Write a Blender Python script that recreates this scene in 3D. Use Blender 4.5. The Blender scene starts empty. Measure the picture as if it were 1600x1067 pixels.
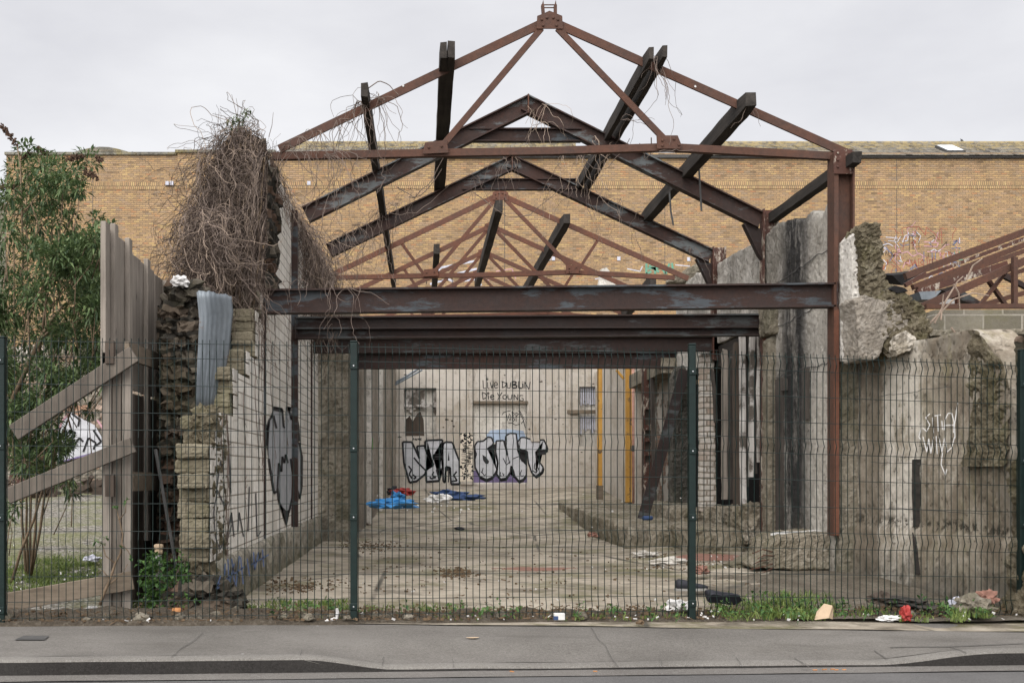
import bpy, bmesh, math, random
from mathutils import Vector, Matrix, noise as mnoise
random.seed(7)
R = random.random
def U(a, b): return a + (b - a) * R()
SC = bpy.context.scene
COL = SC.collection
F, VX, VY, H = 1800.0, 660.0, 735.0, 1.115      # lens in px of a 1600 px wide view, vanishing point, eye height
def at(px, py, Y): return Vector(((px - VX) * Y / F, Y, H - (py - VY) * Y / F))
def on_floor(px, py, z=0.0):
    Y = F * (H - z) / (py - VY)
    return Vector(((px - VX) * Y / F, Y, z))
def frontal(Y): return lambda px, py: at(px, py, Y)
def sideways(X):
    def f(px, py):
        Y = X * F / (px - VX)
        return Vector((X, Y, H - (py - VY) * Y / F))
    return f

# ------------------------------------------------------------------ materials
class NT:
    def __init__(s, name, rough=0.85, spec=0.25, metal=0.0):
        s.m = bpy.data.materials.new(name); s.m.use_nodes = True
        s.t = s.m.node_tree; s.b = s.t.nodes['Principled BSDF']
        s.b.inputs['Roughness'].default_value = rough
        s.b.inputs['Specular IOR Level'].default_value = spec
        s.b.inputs['Metallic'].default_value = metal
        s.pos = s.n('ShaderNodeNewGeometry').outputs['Position']
    def n(s, k, **kw):
        o = s.t.nodes.new(k)
        for a, v in kw.items(): setattr(o, a, v)
        return o
    def put(s, sock, v):
        if isinstance(v, bpy.types.NodeSocket): s.t.links.new(v, sock)
        elif isinstance(v, (tuple, list)) and len(v) == 3 and sock.type == 'RGBA': sock.default_value = (*v, 1)
        else: sock.default_value = v
    def vec(s, sc, v=None, add=(0, 0, 0)):
        o = s.n('ShaderNodeVectorMath', operation='MULTIPLY_ADD')
        s.put(o.inputs[0], v or s.pos); o.inputs[1].default_value = sc; o.inputs[2].default_value = add
        return o.outputs[0]
    def swz(s, a, b):
        q = s.n('ShaderNodeSeparateXYZ'); s.put(q.inputs[0], s.pos)
        c = s.n('ShaderNodeCombineXYZ')
        s.put(c.inputs[0], q.outputs[a]); s.put(c.inputs[1], q.outputs[b])
        return c.outputs[0]
    def axis(s, k):
        q = s.n('ShaderNodeSeparateXYZ'); s.put(q.inputs[0], s.pos); return q.outputs[k]
    def noise(s, scale, det=5, rough=0.6, v=None, dist=0.0):
        o = s.n('ShaderNodeTexNoise'); s.put(o.inputs['Vector'], v or s.pos)
        o.inputs['Scale'].default_value = scale; o.inputs['Detail'].default_value = det
        o.inputs['Roughness'].default_value = rough; o.inputs['Distortion'].default_value = dist
        return o.outputs['Fac']
    def voro(s, scale, v=None, feature='F1', out='Distance'):
        o = s.n('ShaderNodeTexVoronoi', feature=feature); s.put(o.inputs['Vector'], v or s.pos)
        o.inputs['Scale'].default_value = scale
        return o.outputs[out]
    def ramp(s, f, stops):
        o = s.n('ShaderNodeValToRGB'); s.put(o.inputs[0], f); e = o.color_ramp.elements
        while len(e) < len(stops): e.new(0.5)
        for i, (p, c) in enumerate(stops):
            e[i].position = p; e[i].color = (*c, 1) if len(c) == 3 else c
        return o.outputs[0]
    def thr(s, f, a, b):
        o = s.n('ShaderNodeMapRange'); s.put(o.inputs[0], f)
        o.inputs[1].default_value = a; o.inputs[2].default_value = b
        return o.outputs[0]
    def math(s, op, a, b=0.0):
        o = s.n('ShaderNodeMath', operation=op); s.put(o.inputs[0], a); s.put(o.inputs[1], b)
        o.use_clamp = op in ('MULTIPLY', 'ADD')
        return o.outputs[0]
    def mix(s, f, a, b, blend='MIX'):
        o = s.n('ShaderNodeMix', data_type='RGBA', blend_type=blend)
        s.put(o.inputs[0], f); s.put(o.inputs[6], a); s.put(o.inputs[7], b)
        return o.outputs[2]
    def bump(s, h, dist=0.01, strength=1.0, prev=None):
        o = s.n('ShaderNodeBump'); s.put(o.inputs['Height'], h)
        o.inputs['Distance'].default_value = dist; o.inputs['Strength'].default_value = strength
        if prev is not None: s.put(o.inputs['Normal'], prev)
        return o.outputs[0]
    def done(s, col, nrm=None, rough=None):
        s.put(s.b.inputs['Base Color'], col)
        if nrm is not None: s.put(s.b.inputs['Normal'], nrm)
        if rough is not None: s.put(s.b.inputs['Roughness'], rough)
        return s.m

MAT = {}
def plain(name, c, rough=0.8, var=0.25, scale=14, spec=0.2, metal=0.0):
    s = NT(name, rough, spec, metal)
    d = tuple(x * (1 - var) for x in c); l = tuple(min(1, x * (1 + var)) for x in c)
    n = s.noise(scale)
    MAT[name] = s.done(s.ramp(n, [(0.3, d), (0.7, l)]), s.bump(n, 0.003, 0.6))
def concrete(name, dark, mid, light, scale=1.4, streak=(0.06, 0.055, 0.05), samt=0.6, moss=None, mamt=0.4,
             pit=0.6, bumpd=0.02, low=None, soot=None, rows=None, patch=None, wins=()):
    s = NT(name, 0.92, 0.15)
    n1 = s.noise(scale, 9, 0.68, None, 0.4)
    n2 = s.noise(scale * 11, 7, 0.75)
    n3 = s.noise(95, 3, 0.7)
    c = s.ramp(s.mix(0.42, n1, n2), [(0.37, dark), (0.5, mid), (0.61, light)])
    pt = s.thr(s.noise(scale * .9, 10, 0.74, s.vec((1, 1, 1), add=(3, 8, 1))), 0.535, 0.555)     # patches where a skim coat has gone
    pc = patch or tuple(x * .62 for x in mid)
    c = s.mix(s.math('MULTIPLY', pt, 0.55), c, pc)
    sv = s.vec((4.2, 4.2, 0.30))
    st = s.math('MULTIPLY', s.thr(s.noise(1.0, 9, 0.72, sv, 0.6), 0.5, 0.63), s.thr(s.noise(0.8, 4, 0.6, s.vec((1, 1, .6), add=(1, 5, 7))), 0.42, 0.62))
    c = s.mix(s.math('MULTIPLY', st, samt), c, streak)
    if moss:
        mm = s.thr(s.noise(scale * 1.3, 8, 0.74, s.vec((1, 1, 0.7), add=(5, 3, 9))), 0.5, 0.62)
        c = s.mix(s.math('MULTIPLY', mm, mamt), c, moss)
    for (wc, wa, y0, y1, tl) in wins:             # stretches of another plaster or stain, each with its own ragged edge
        yy = s.math('SUBTRACT', s.axis(1), s.math('MULTIPLY', s.thr(s.noise(1.6, 8, .72, s.vec((1, 1, .45))), .3, .7), .3))
        win = s.math('MULTIPLY', s.thr(yy, y0 - .15 - .05, y0 - .15 + .05), s.thr(yy, y1 - .15 + .05, y1 - .15 - .05))
        bl = s.thr(s.noise(2.1, 9, 0.74, s.vec((1.2, 1.2, 0.6), add=(wc[0] * 30, 3, 1))), tl, tl + .1)
        c = s.mix(s.math('MULTIPLY', s.math('MULTIPLY', win, bl), wa), c, s.mix(1.0, wc, s.ramp(s.mix(.5, n1, n2), [(.36, (.6, .58, .55)), (.6, (1.12, 1.12, 1.12))]), 'MULTIPLY'))
    if soot:
        a, b, y0, y1 = soot                       # a burnt stretch of wall between two distances
        yy = s.math('ADD', s.axis(1), s.thr(s.noise(1.1, 6, .7, s.vec((1, 1, .5))), -.2, 1.2))
        win = s.math('MULTIPLY', s.thr(s.axis(1), y0 - 0.25, y0 + 0.25), s.thr(s.axis(1), y1 + 0.2, y1 - 0.2))
        sn = s.thr(s.noise(1.5, 9, 0.74, s.vec((2.2, 2.2, 0.55))), 0.26, 0.50)
        c = s.mix(s.math('MULTIPLY', s.math('MULTIPLY', win, sn), b), c, a)
    if low:
        lc, z0, z1, la = low                      # splash and algae stain near the foot
        zz = s.axis(2)
        wob = s.math('ADD', s.math('MULTIPLY', s.noise(3.0, 8, .7), 0.7), zz)
        c = s.mix(s.math('MULTIPLY', s.thr(wob, z1 + 0.4, z0 + 0.3), la), c, lc)
    pv = s.thr(s.noise(scale * 14, 5, 0.65), 0.60, 0.66)
    pits = s.math('MULTIPLY', pv, pit)
    if rows:                                      # honeycombed lines between pours
        for z0 in rows:
            zz = s.math('ADD', s.axis(2), s.math('MULTIPLY', s.noise(2.2, 4), 0.10))
            near = s.thr(s.math('ABSOLUTE', s.math('SUBTRACT', zz, z0 + .05)), 0.07, 0.02)
            pits = s.math('MAXIMUM', pits, s.math('MULTIPLY', near, s.thr(s.noise(13, 5, .7), 0.5, 0.58)))
    c = s.mix(pits, c, tuple(x * 0.35 for x in dark))
    ht = s.mix(0.5, s.mix(0.5, n1, n2), n3)
    nr = s.bump(ht, bumpd * 1.5, 1.0)
    nr = s.bump(s.math('SUBTRACT', 1.0, pits), 0.015, 0.9, nr)
    nr = s.bump(s.math('SUBTRACT', 1.0, pt), 0.008, 0.8, nr)
    MAT[name] = s.done(c, nr)

def rust(name, a, b, paint=None, pamt=0.5, thr=0.55, spec=0.3, light=None):
    s = NT(name, 0.75, spec)
    n = s.noise(2.3, 8, 0.7); n2 = s.noise(22, 6, 0.7)
    c = s.ramp(s.mix(0.45, n, n2), [(0.33, a), (0.66, b)])
    if light:
        c = s.mix(s.thr(s.noise(9, 8, 0.75, s.vec((1, 1, 0.5))), 0.53, 0.6), c, light)
    if paint:
        pm = s.thr(s.noise(1.6, 9, 0.72, s.vec((0.6, 1.4, 2.2), add=(3, 1, 2))), thr, thr + 0.05)
        pc = s.ramp(s.noise(6, 5), [(0.3, tuple(x * .6 for x in paint)), (0.7, paint)])
        c = s.mix(s.math('MULTIPLY', pm, pamt), c, pc)
    MAT[name] = s.done(c, s.bump(s.mix(0.5, n2, s.noise(90, 4)), 0.004, 0.8), s.ramp(n, [(0.3, (.6,) * 3), (0.7, (.9,) * 3)]))
rust('rust_dark', (0.013, 0.009, 0.008), (0.045, 0.023, 0.017), (0.07, 0.082, 0.09), 0.85, 0.53)
rust('rust_black', (0.011, 0.008, 0.007), (0.034, 0.019, 0.015), (0.07, 0.077, 0.077), 0.8, 0.55)
rust('rust_truss', (0.036, 0.020, 0.014), (0.105, 0.047, 0.029))
rust('rust_rear', (0.052, 0.025, 0.017), (0.145, 0.06, 0.036))
rust('rust_red', (0.06, 0.025, 0.016), (0.15, 0.06, 0.034))
rust('rust_flaked', (0.045, 0.02, 0.014), (0.085, 0.036, 0.024), light=(0.36, 0.31, 0.25))
rust('rust_portal', (0.016, 0.012, 0.010), (0.055, 0.027, 0.020), (0.13, 0.142, 0.142), 0.85, 0.54)

def wood(name, a, b, g=(1, 1, 0.05), sc=30, char=None):
    s = NT(name, 0.85, 0.2)
    v = s.vec(g)
    n = s.noise(sc, 7, 0.65, v); n2 = s.noise(1.8, 6, 0.6)
    c = s.ramp(s.mix(0.45, n, n2), [(0.34, a), (0.64, b)])
    kn = s.thr(s.voro(3.2, s.vec((1, 1, .5))), 0.07, 0.03)
    c = s.mix(s.math('MULTIPLY', kn, 0.7), c, tuple(x * .3 for x in a))
    if char:
        c = s.mix(s.thr(s.noise(2.5, 7, 0.7), 0.47, 0.56), c, char)
    MAT[name] = s.done(c, s.bump(n, 0.004, 0.9))
wood('wood_grey', (0.12, 0.102, 0.084), (0.30, 0.26, 0.217))
wood('wood_brown', (0.066, 0.055, 0.045), (0.168, 0.142, 0.115))
wood('wood_rail', (0.08, 0.062, 0.044), (0.20, 0.16, 0.118), (0.08, 1, 1))
wood('wood_dark', (0.036, 0.027, 0.021), (0.095, 0.073, 0.056))
wood('wood_white', (0.24, 0.215, 0.19), (0.58, 0.55, 0.51), char=(0.1, 0.085, 0.07))
wood('charred', (0.010, 0.009, 0.008), (0.052, 0.044, 0.037), (1, 0.06, 1), 24)
wood('charred_post', (0.018, 0.015, 0.013), (0.085, 0.073, 0.062))
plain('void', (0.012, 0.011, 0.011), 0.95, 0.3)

concrete('plaster_left', (0.42, 0.38, 0.32), (0.60, 0.56, 0.50), (0.70, 0.665, 0.61), 1.1, samt=0.35, bumpd=.01)
concrete('plinth', (0.17, 0.15, 0.115), (0.31, 0.28, 0.225), (0.42, 0.385, 0.32), 1.6, moss=(0.075, 0.075, 0.03), mamt=0.5, low=((0.11, 0.10, 0.055), 0.0, 0.2, 0.7))
concrete('conc_burnt', (0.25, 0.225, 0.19), (0.54, 0.50, 0.44), (0.73, 0.69, 0.62), 1.5, (0.05, 0.047, 0.042), 0.75,
         moss=(0.15, 0.14, 0.10), mamt=0.5, soot=((0.026, 0.025, 0.025), 0.97, 12.7, 13.6), wins=(((0.64, 0.60, 0.53), .9, 11.5, 12.72, .38), ((0.30, 0.275, 0.235), .8, 13.5, 14.8, .42)), bumpd=.04, low=((0.17, 0.15, 0.115), 0.2, 0.6, 0.6))
concrete('conc_pier', (0.14, 0.118, 0.085), (0.235, 0.205, 0.155), (0.34, 0.305, 0.245), 1.8, samt=0.5, moss=(0.10, 0.095, 0.055), mamt=0.5, bumpd=.03)
concrete('conc_dark', (0.06, 0.055, 0.048), (0.115, 0.105, 0.088), (0.19, 0.175, 0.15), 1.8, samt=0.4, moss=(0.07, 0.07, 0.04), bumpd=.04)
concrete('conc_front', (0.19, 0.16, 0.115), (0.34, 0.295, 0.23), (0.52, 0.47, 0.39), 1.0, (0.10, 0.085, 0.065), 0.7,
         moss=(0.19, 0.17, 0.10), mamt=0.4, bumpd=.02, low=((0.10, 0.09, 0.072), 0.05, 0.3, 0.75), rows=(1.2, 0.62), patch=(0.17, 0.15, 0.12), wins=(((0.17, 0.14, 0.105), .75, 11.36, 12.4, .36), ((0.60, 0.555, 0.48), .85, 10.78, 11.36, .40), ((0.205, 0.165, 0.12), .7, 9.4, 10.72, .44), ((0.24, 0.215, 0.10), .6, 9.6, 10.5, .54)))
concrete('conc_white', (0.42, 0.385, 0.33), (0.60, 0.56, 0.495), (0.72, 0.68, 0.615), 1.4, samt=0.3, bumpd=.02)
concrete('broken', (0.11, 0.088, 0.055), (0.245, 0.205, 0.135), (0.40, 0.35, 0.255), 3.2, samt=0.2, moss=(0.15, 0.135, 0.06), mamt=0.55, bumpd=.09)
concrete('platform', (0.14, 0.118, 0.08), (0.25, 0.215, 0.16), (0.37, 0.33, 0.265), 1.8, samt=0.4, moss=(0.085, 0.08, 0.035), mamt=0.5, low=((0.08, 0.075, 0.04), .0, .2, .6), bumpd=.03)
concrete('back_plaster', (0.54, 0.50, 0.43), (0.77, 0.735, 0.68), (0.83, 0.80, 0.75), 0.75, (0.26, 0.20, 0.14), 0.4,
         low=((0.30, 0.24, 0.17), 0.6, 1.5, 0.6), bumpd=.03, pit=.35, patch=(0.54, 0.49, 0.42))
concrete('side_plaster', (0.27, 0.235, 0.185), (0.43, 0.385, 0.32), (0.58, 0.535, 0.465), 1.2, (0.14, 0.115, 0.085), 0.75, low=((0.14, 0.11, 0.08), 0.3, 1.3, 0.6), bumpd=.04)
concrete('stone_coping', (0.12, 0.11, 0.09), (0.18, 0.17, 0.14), (0.25, 0.24, 0.2), 1.0, moss=(0.22, 0.17, 0.05), mamt=0.6)
concrete('stone', (0.09, 0.075, 0.055), (0.17, 0.148, 0.112), (0.27, 0.24, 0.19), 5.0, samt=0.1, moss=(0.09, 0.085, 0.045))

def blockwork(name, v_ax, w, h, faces, mortar, mo=0.012, samt=0.4, moss=None, bumpd=0.012, rag=0.0, soot=None, peel=None):
    s = NT(name, 0.92, 0.15)
    v = s.swz(*v_ax)
    if rag:
        nv = s.n('ShaderNodeTexNoise'); s.put(nv.inputs['Vector'], s.pos); nv.inputs['Scale'].default_value = 3.5
        o = s.n('ShaderNodeVectorMath', operation='MULTIPLY_ADD'); s.put(o.inputs[0], nv.outputs['Color'])
        o.inputs[1].default_value = (rag, rag, 0); s.put(o.inputs[2], v); v = o.outputs[0]
    b = s.n('ShaderNodeTexBrick'); s.put(b.inputs['Vector'], v)
    b.inputs['Color1'].default_value = (0, 0, 0, 1); b.inputs['Color2'].default_value = (1, 1, 1, 1)
    b.inputs['Mortar'].default_value = (.5, .5, .5, 1)
    b.inputs['Scale'].default_value = 1; b.inputs['Mortar Size'].default_value = mo
    b.inputs['Mortar Smooth'].default_value = 0.15
    b.inputs['Brick Width'].default_value = w; b.inputs['Row Height'].default_value = h
    k = len(faces)
    c = s.ramp(b.outputs['Color'], [(i / (k - 1) if k > 1 else 0, f) for i, f in enumerate(faces)])
    n = s.noise(1.3, 8, 0.65); n2 = s.noise(26, 5, 0.7)
    c = s.mix(1.0, c, s.ramp(s.mix(0.45, n, n2), [(0.28, (.55, .54, .52)), (0.5, (.9, .9, .89)), (0.72, (1.15, 1.15, 1.15))]), 'MULTIPLY')
    c = s.mix(b.outputs['Fac'], c, mortar)
    st = s.thr(s.noise(1.0, 6, 0.65, s.vec((6, 6, 0.5))), 0.5, 0.72)
    c = s.mix(s.math('MULTIPLY', st, samt), c, (0.12, 0.105, 0.085))
    if moss: c = s.mix(s.math('MULTIPLY', s.thr(s.noise(1.8, 7, 0.7), 0.5, 0.64), 0.6), c, moss)
    nr = s.bump(s.math('SUBTRACT', 1.0, b.outputs['Fac']), bumpd, 1.0)
    if peel:
        pc, a = peel
        pm = s.thr(s.noise(1.7, 8, 0.7, s.vec((1, 1, 1), add=(7, 2, 4))), a, a + 0.03)
        c = s.mix(pm, c, s.ramp(s.mix(.5, n, n2), [(0.3, tuple(x * .65 for x in pc)), (0.65, pc)]))
        nr = s.bump(pm, 0.02, 1.0, nr)
    MAT[name] = s.done(c, s.bump(s.mix(0.5, n, n2), 0.02, 0.8, nr))
blockwork('white_blocks', (1, 2), 0.45, 0.113, [(0.62, 0.575, 0.51), (0.74, 0.70, 0.64), (0.68, 0.64, 0.575)], (0.27, 0.24, 0.195), 0.006, 0.3, bumpd=.015)
blockwork('block_ends', (0, 2), 0.30, 0.113, [(0.13, 0.11, 0.075), (0.24, 0.21, 0.15)], (0.10, 0.085, 0.06), 0.004, 0.4, moss=(0.10, 0.095, 0.045), bumpd=.01)
blockwork('yellow_brick', (0, 2), 0.225, 0.075,
          [(0.205, 0.138, 0.081), (0.317, 0.21, 0.119), (0.407, 0.268, 0.14), (0.317, 0.208, 0.119), (0.439, 0.295, 0.144), (0.39, 0.256, 0.153), (0.301, 0.219, 0.144), (0.366, 0.245, 0.136), (0.317, 0.21, 0.119), (0.471, 0.326, 0.153), (0.374, 0.195, 0.102)],
          (0.20, 0.15, 0.098), 0.008, 0.2)
blockwork('yellow_soldier', (0, 2), 0.075, 0.26, [(0.31, 0.21, 0.117), (0.43, 0.295, 0.15), (0.38, 0.235, 0.13), (0.48, 0.345, 0.168)], (0.13, 0.105, 0.07), 0.009, 0.12)
blockwork('grey_blocks', (0, 2), 0.45, 0.225, [(0.14, 0.125, 0.095), (0.21, 0.19, 0.15)], (0.27, 0.245, 0.20), 0.012, 0.35, moss=(0.13, 0.12, 0.06))
blockwork('rubble', (0, 2), 0.34, 0.17, [(0.11, 0.095, 0.07), (0.20, 0.18, 0.14), (0.15, 0.095, 0.065), (0.24, 0.215, 0.17)], (0.075, 0.066, 0.05), 0.02, 0.3, moss=(0.12, 0.11, 0.055), rag=0.17, bumpd=.06)
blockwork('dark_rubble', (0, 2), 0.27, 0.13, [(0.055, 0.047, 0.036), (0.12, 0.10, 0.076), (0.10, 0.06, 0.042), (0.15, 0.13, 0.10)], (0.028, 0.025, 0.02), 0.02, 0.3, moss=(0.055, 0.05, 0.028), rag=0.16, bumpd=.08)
blockwork('old_brick', (1, 2), 0.23, 0.085, [(0.16, 0.10, 0.07), (0.24, 0.14, 0.10), (0.2, 0.16, 0.12)], (0.22, 0.19, 0.15), 0.01, 0.5, peel=((0.5, 0.46, 0.4), 0.5))
blockwork('pale_brick', (0, 2), 0.22, 0.085, [(0.44, 0.40, 0.35), (0.56, 0.52, 0.47), (0.38, 0.30, 0.24)], (0.22, 0.19, 0.15), 0.011, 0.3, rag=.04)
blockwork('far_wall', (0, 2), 0.42, 0.2, [(0.16, 0.13, 0.10), (0.26, 0.23, 0.19), (0.30, 0.18, 0.12), (0.38, 0.35, 0.31)], (0.13, 0.115, 0.09), 0.02, 0.4, rag=0.15)

s = NT('floor_concrete', 0.85, 0.25)
n1 = s.noise(0.75, 8, 0.66, s.vec((1, .8, 1))); n2 = s.noise(7, 7, 0.7); n3 = s.noise(70, 4, 0.7)
c = s.ramp(s.mix(0.4, n1, n2), [(0.34, (0.13, 0.11, 0.08)), (0.46, (0.25, 0.213, 0.162)), (0.60, (0.38, 0.332, 0.262))])
c = s.mix(s.math('MULTIPLY', s.thr(s.noise(1.3, 8, 0.72, s.vec((0.8, 1, 1), add=(9, 4, 0))), 0.51, 0.59), 0.68), c, (0.082, 0.067, 0.047))
c = s.mix(s.math('MULTIPLY', s.thr(s.noise(1.0, 8, 0.75, s.vec((1, 1, 1), add=(2, 14, 0))), 0.51, 0.60), 0.7), c, (0.105, 0.098, 0.04))
ck = s.thr(s.voro(0.42, s.vec((1, .55, 1), add=(.3, .2, 0)), 'DISTANCE_TO_EDGE'), 0.012, 0.004)
c = s.mix(s.math('MULTIPLY', ck, s.thr(n1, .42, .55)), c, (0.07, 0.062, 0.048))
c = s.mix(s.math('MULTIPLY', s.thr(n3, 0.62, 0.7), 0.4), c, (0.07, 0.062, 0.052))
MAT['floor_concrete'] = s.done(c, s.bump(s.mix(0.5, s.mix(.5, n1, n2), n3), 0.02, 1.0))

def paving(name, a, b, speck, stain):
    s = NT(name, 0.88, 0.25)
    n1 = s.noise(0.9, 7, 0.6); n2 = s.noise(60, 5, 0.75); n3 = s.noise(220, 2, 0.6)
    c = s.ramp(s.mix(0.55, n1, n2), [(0.41, a), (0.59, b)])
    c = s.mix(s.math('MULTIPLY', s.thr(n3, 0.57, 0.66), 0.7), c, speck)
    c = s.mix(s.math('MULTIPLY', s.thr(s.noise(130, 3, .7, s.vec((1, 1, 1), add=(4, 2, 1))), 0.6, 0.68), 0.7), c, tuple(x * .45 for x in a))
    c = s.mix(s.math('MULTIPLY', s.thr(s.noise(1.6, 8, 0.7, s.vec((.5, 1.6, 1))), 0.53, 0.7), 0.45), c, stain)
    c = s.mix(s.thr(s.voro(1.8, s.vec((1, 1, 0))), 0.03, 0.02), c, (0.3, 0.29, 0.27))
    MAT[name] = s.done(c, s.bump(s.mix(0.6, n2, n3), 0.006, 0.8))
paving('pavement', (0.085, 0.077, 0.067), (0.152, 0.14, 0.124), (0.22, 0.204, 0.18), (0.062, 0.055, 0.045))
paving('kerb', (0.1, 0.091, 0.079), (0.17, 0.157, 0.138), (0.31, 0.3, 0.28), (0.12, 0.112, 0.1))
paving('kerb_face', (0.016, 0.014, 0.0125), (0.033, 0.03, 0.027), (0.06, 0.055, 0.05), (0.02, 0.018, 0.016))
paving('channel', (0.09, 0.081, 0.071), (0.145, 0.132, 0.117), (0.33, 0.32, 0.3), (0.13, 0.12, 0.108))
paving('asphalt', (0.07, 0.066, 0.063), (0.11, 0.105, 0.10), (0.18, 0.175, 0.17), (0.06, 0.058, 0.056))
s = NT('dirt', 0.95, 0.1)
n = s.noise(2.5, 8, 0.7); n2 = s.noise(40, 6, 0.75)
c = s.ramp(s.mix(0.55, n, n2), [(0.33, (0.035, 0.028, 0.021)), (0.52, (0.095, 0.078, 0.058)), (0.68, (0.19, 0.165, 0.13))])
MAT['dirt'] = s.done(c, s.bump(n2, 0.03, 1.0))
s = NT('dirt_pale', 0.95, 0.1)
n = s.noise(2.2, 8, 0.72); n2 = s.noise(45, 6, 0.78)
c = s.ramp(s.mix(0.5, n, n2), [(0.38, (0.065, 0.054, 0.040)), (0.52, (0.135, 0.115, 0.088)), (0.64, (0.235, 0.21, 0.17))])
MAT['dirt_pale'] = s.done(c, s.bump(n2, 0.02, 1.0))
s = NT('gravel', 0.95, 0.1)
n = s.noise(0.5, 6, 0.7); v = s.mix(.5, s.voro(34, None, 'F1', 'Color'), s.noise(60, 5, .8))
c = s.ramp(v, [(0.3, (0.05, 0.044, 0.035)), (0.5, (0.14, 0.126, 0.105)), (0.68, (0.30, 0.28, 0.245))])
c = s.mix(s.math('MULTIPLY', s.thr(n, 0.44, 0.56), 0.65), c, (0.12, 0.125, 0.042))
MAT['gravel'] = s.done(c, s.bump(s.voro(34), 0.012, 1.0))
plain('earth', (0.12, 0.105, 0.085), 0.95)
s = NT('roof_tile', 0.9, 0.2)
n = s.noise(1.3, 8, 0.75); v = s.voro(4.5, s.vec((1, .2, .2)), 'F1', 'Color')
c = s.ramp(s.mix(.5, n, v), [(0.3, (0.06, 0.055, 0.048)), (0.6, (0.17, 0.155, 0.13))])
hz = s.thr(s.axis(2), 13.35, 13.95)
lich = s.thr(s.math('ADD', s.noise(3.0, 7, 0.8), s.math('MULTIPLY', hz, 0.12)), 0.56, 0.66)
c = s.mix(s.math('MULTIPLY', lich, .75), c, (0.30, 0.23, 0.10))
MAT['roof_tile'] = s.done(c, s.bump(n, 0.02))
plain('fence_green', (0.003, 0.011, 0.009), 0.5, 0.2, 20, 0.25)
plain('zinc', (0.42, 0.42, 0.42), 0.4, 0.2, 30, 0.5, 0.6)
s = NT('galvanised', 0.55, 0.5, 0.35)
n = s.noise(1.6, 7, 0.6, s.vec((5, 5, .6))); n2 = s.noise(14, 6, 0.7)
c = s.ramp(s.mix(.4, n, n2), [(0.3, (0.085, 0.098, 0.108)), (0.68, (0.20, 0.222, 0.238))])
c = s.mix(s.thr(s.noise(2.2, 8, .75), .6, .66), c, (0.16, 0.09, 0.055))
MAT['galvanised'] = s.done(c, s.bump(n2, .002, .5))
s = NT('yellow_paint', 0.6, 0.35)
n = s.noise(3, 8, 0.72)
c = s.ramp(n, [(0.35, (0.36, 0.185, 0.03)), (0.65, (0.50, 0.28, 0.06))])
c = s.mix(s.thr(s.noise(6, 8, .75), 0.57, 0.63), c, (0.10, 0.06, 0.03))
MAT['yellow_paint'] = s.done(c)
plain('pink_pipe', (0.36, 0.2, 0.15), 0.6)
plain('vine', (0.128, 0.098, 0.080), 0.9, 0.45, 9)
plain('vine_dark', (0.055, 0.040, 0.032), 0.95, 0.4, 9)
plain('vine_pale', (0.25, 0.19, 0.145), 0.9, 0.35, 9)
plain('bark', (0.16, 0.115, 0.075), 0.9, 0.4, 20)
def leafy(name, a, b, tr=0.25):
    s = NT(name, 0.55, 0.35)
    n = s.noise(2.2, 4); g = s.n('ShaderNodeNewGeometry').outputs['Random Per Island']
    c = s.ramp(s.mix(0.6, n, g), [(0.25, a), (0.75, b)])
    s.b.inputs['Subsurface Weight'].default_value = 0.0
    s.done(c)
    t = s.n('ShaderNodeBsdfTranslucent'); s.put(t.inputs[0], c)
    mx = s.n('ShaderNodeMixShader'); mx.inputs[0].default_value = tr
    s.t.links.new(s.b.outputs[0], mx.inputs[1]); s.t.links.new(t.outputs[0], mx.inputs[2])
    out = [q for q in s.t.nodes if q.type == 'OUTPUT_MATERIAL'][0]
    s.t.links.new(mx.outputs[0], out.inputs[0]); MAT[name] = s.m
leafy('leaf', (0.032, 0.06, 0.022), (0.135, 0.185, 0.072))
leafy('bramble', (0.03, 0.075, 0.018), (0.09, 0.17, 0.04))
leafy('grass', (0.055, 0.09, 0.018), (0.17, 0.215, 0.055))
plain('seed_head', (0.07, 0.042, 0.028), 0.95, 0.4, 40)
plain('ink', (0.022, 0.021, 0.022), 0.8, 0.6, 5)
plain('faded_ink', (0.085, 0.082, 0.085), 0.8, 0.3)
s = NT('silver', 0.6, 0.3)
n = s.noise(1.2, 7, .7, s.vec((1, 1, 4))); n2 = s.noise(14, 6, .7)
c = s.ramp(s.mix(.5, n, n2), [(.3, (.30, .30, .31)), (.66, (.50, .50, .515))])
MAT['silver'] = s.done(c, s.bump(n2, .006))
plain('silver_dull', (0.30, 0.305, 0.315), 0.7, 0.2, 6)
plain('cream', (0.60, 0.53, 0.43), 0.9, 0.15)
plain('purple', (0.14, 0.11, 0.2), 0.8, 0.5, 3)
plain('sky_blue', (0.30, 0.36, 0.45), 0.8, 0.25, 3)
plain('blue_paint', (0.10, 0.14, 0.25), 0.8, 0.4)
plain('red_line', (0.26, 0.085, 0.06), 0.8, 0.3)
plain('pink_line', (0.42, 0.24, 0.27), 0.8, 0.2)
plain('pale_line', (0.45, 0.45, 0.5), 0.8, 0.2)
plain('green_line', (0.12, 0.27, 0.19), 0.8, 0.2)
plain('chalk_line', (0.72, 0.70, 0.67), 0.8, 0.2)
plain('bright_green', (0.14, 0.34, 0.06), 0.7, 0.2)
plain('white_rag', (0.5, 0.485, 0.46), 0.85, 0.15)
plain('blue_sheet', (0.025, 0.14, 0.32), 0.5, 0.25)
plain('navy_cloth', (0.035, 0.06, 0.13), 0.8, 0.3)
plain('red_bag', (0.25, 0.03, 0.025), 0.5, 0.25)
plain('card', (0.40, 0.30, 0.20), 0.9, 0.12)
plain('shoe_black', (0.02, 0.02, 0.024), 0.6, 0.3)
plain('shoe_sole', (0.25, 0.24, 0.22), 0.8, 0.3)
plain('brown_glass', (0.05, 0.025, 0.012), 0.2, 0.2)
plain('orange_label', (0.36, 0.16, 0.06), 0.6, 0.1)
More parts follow.
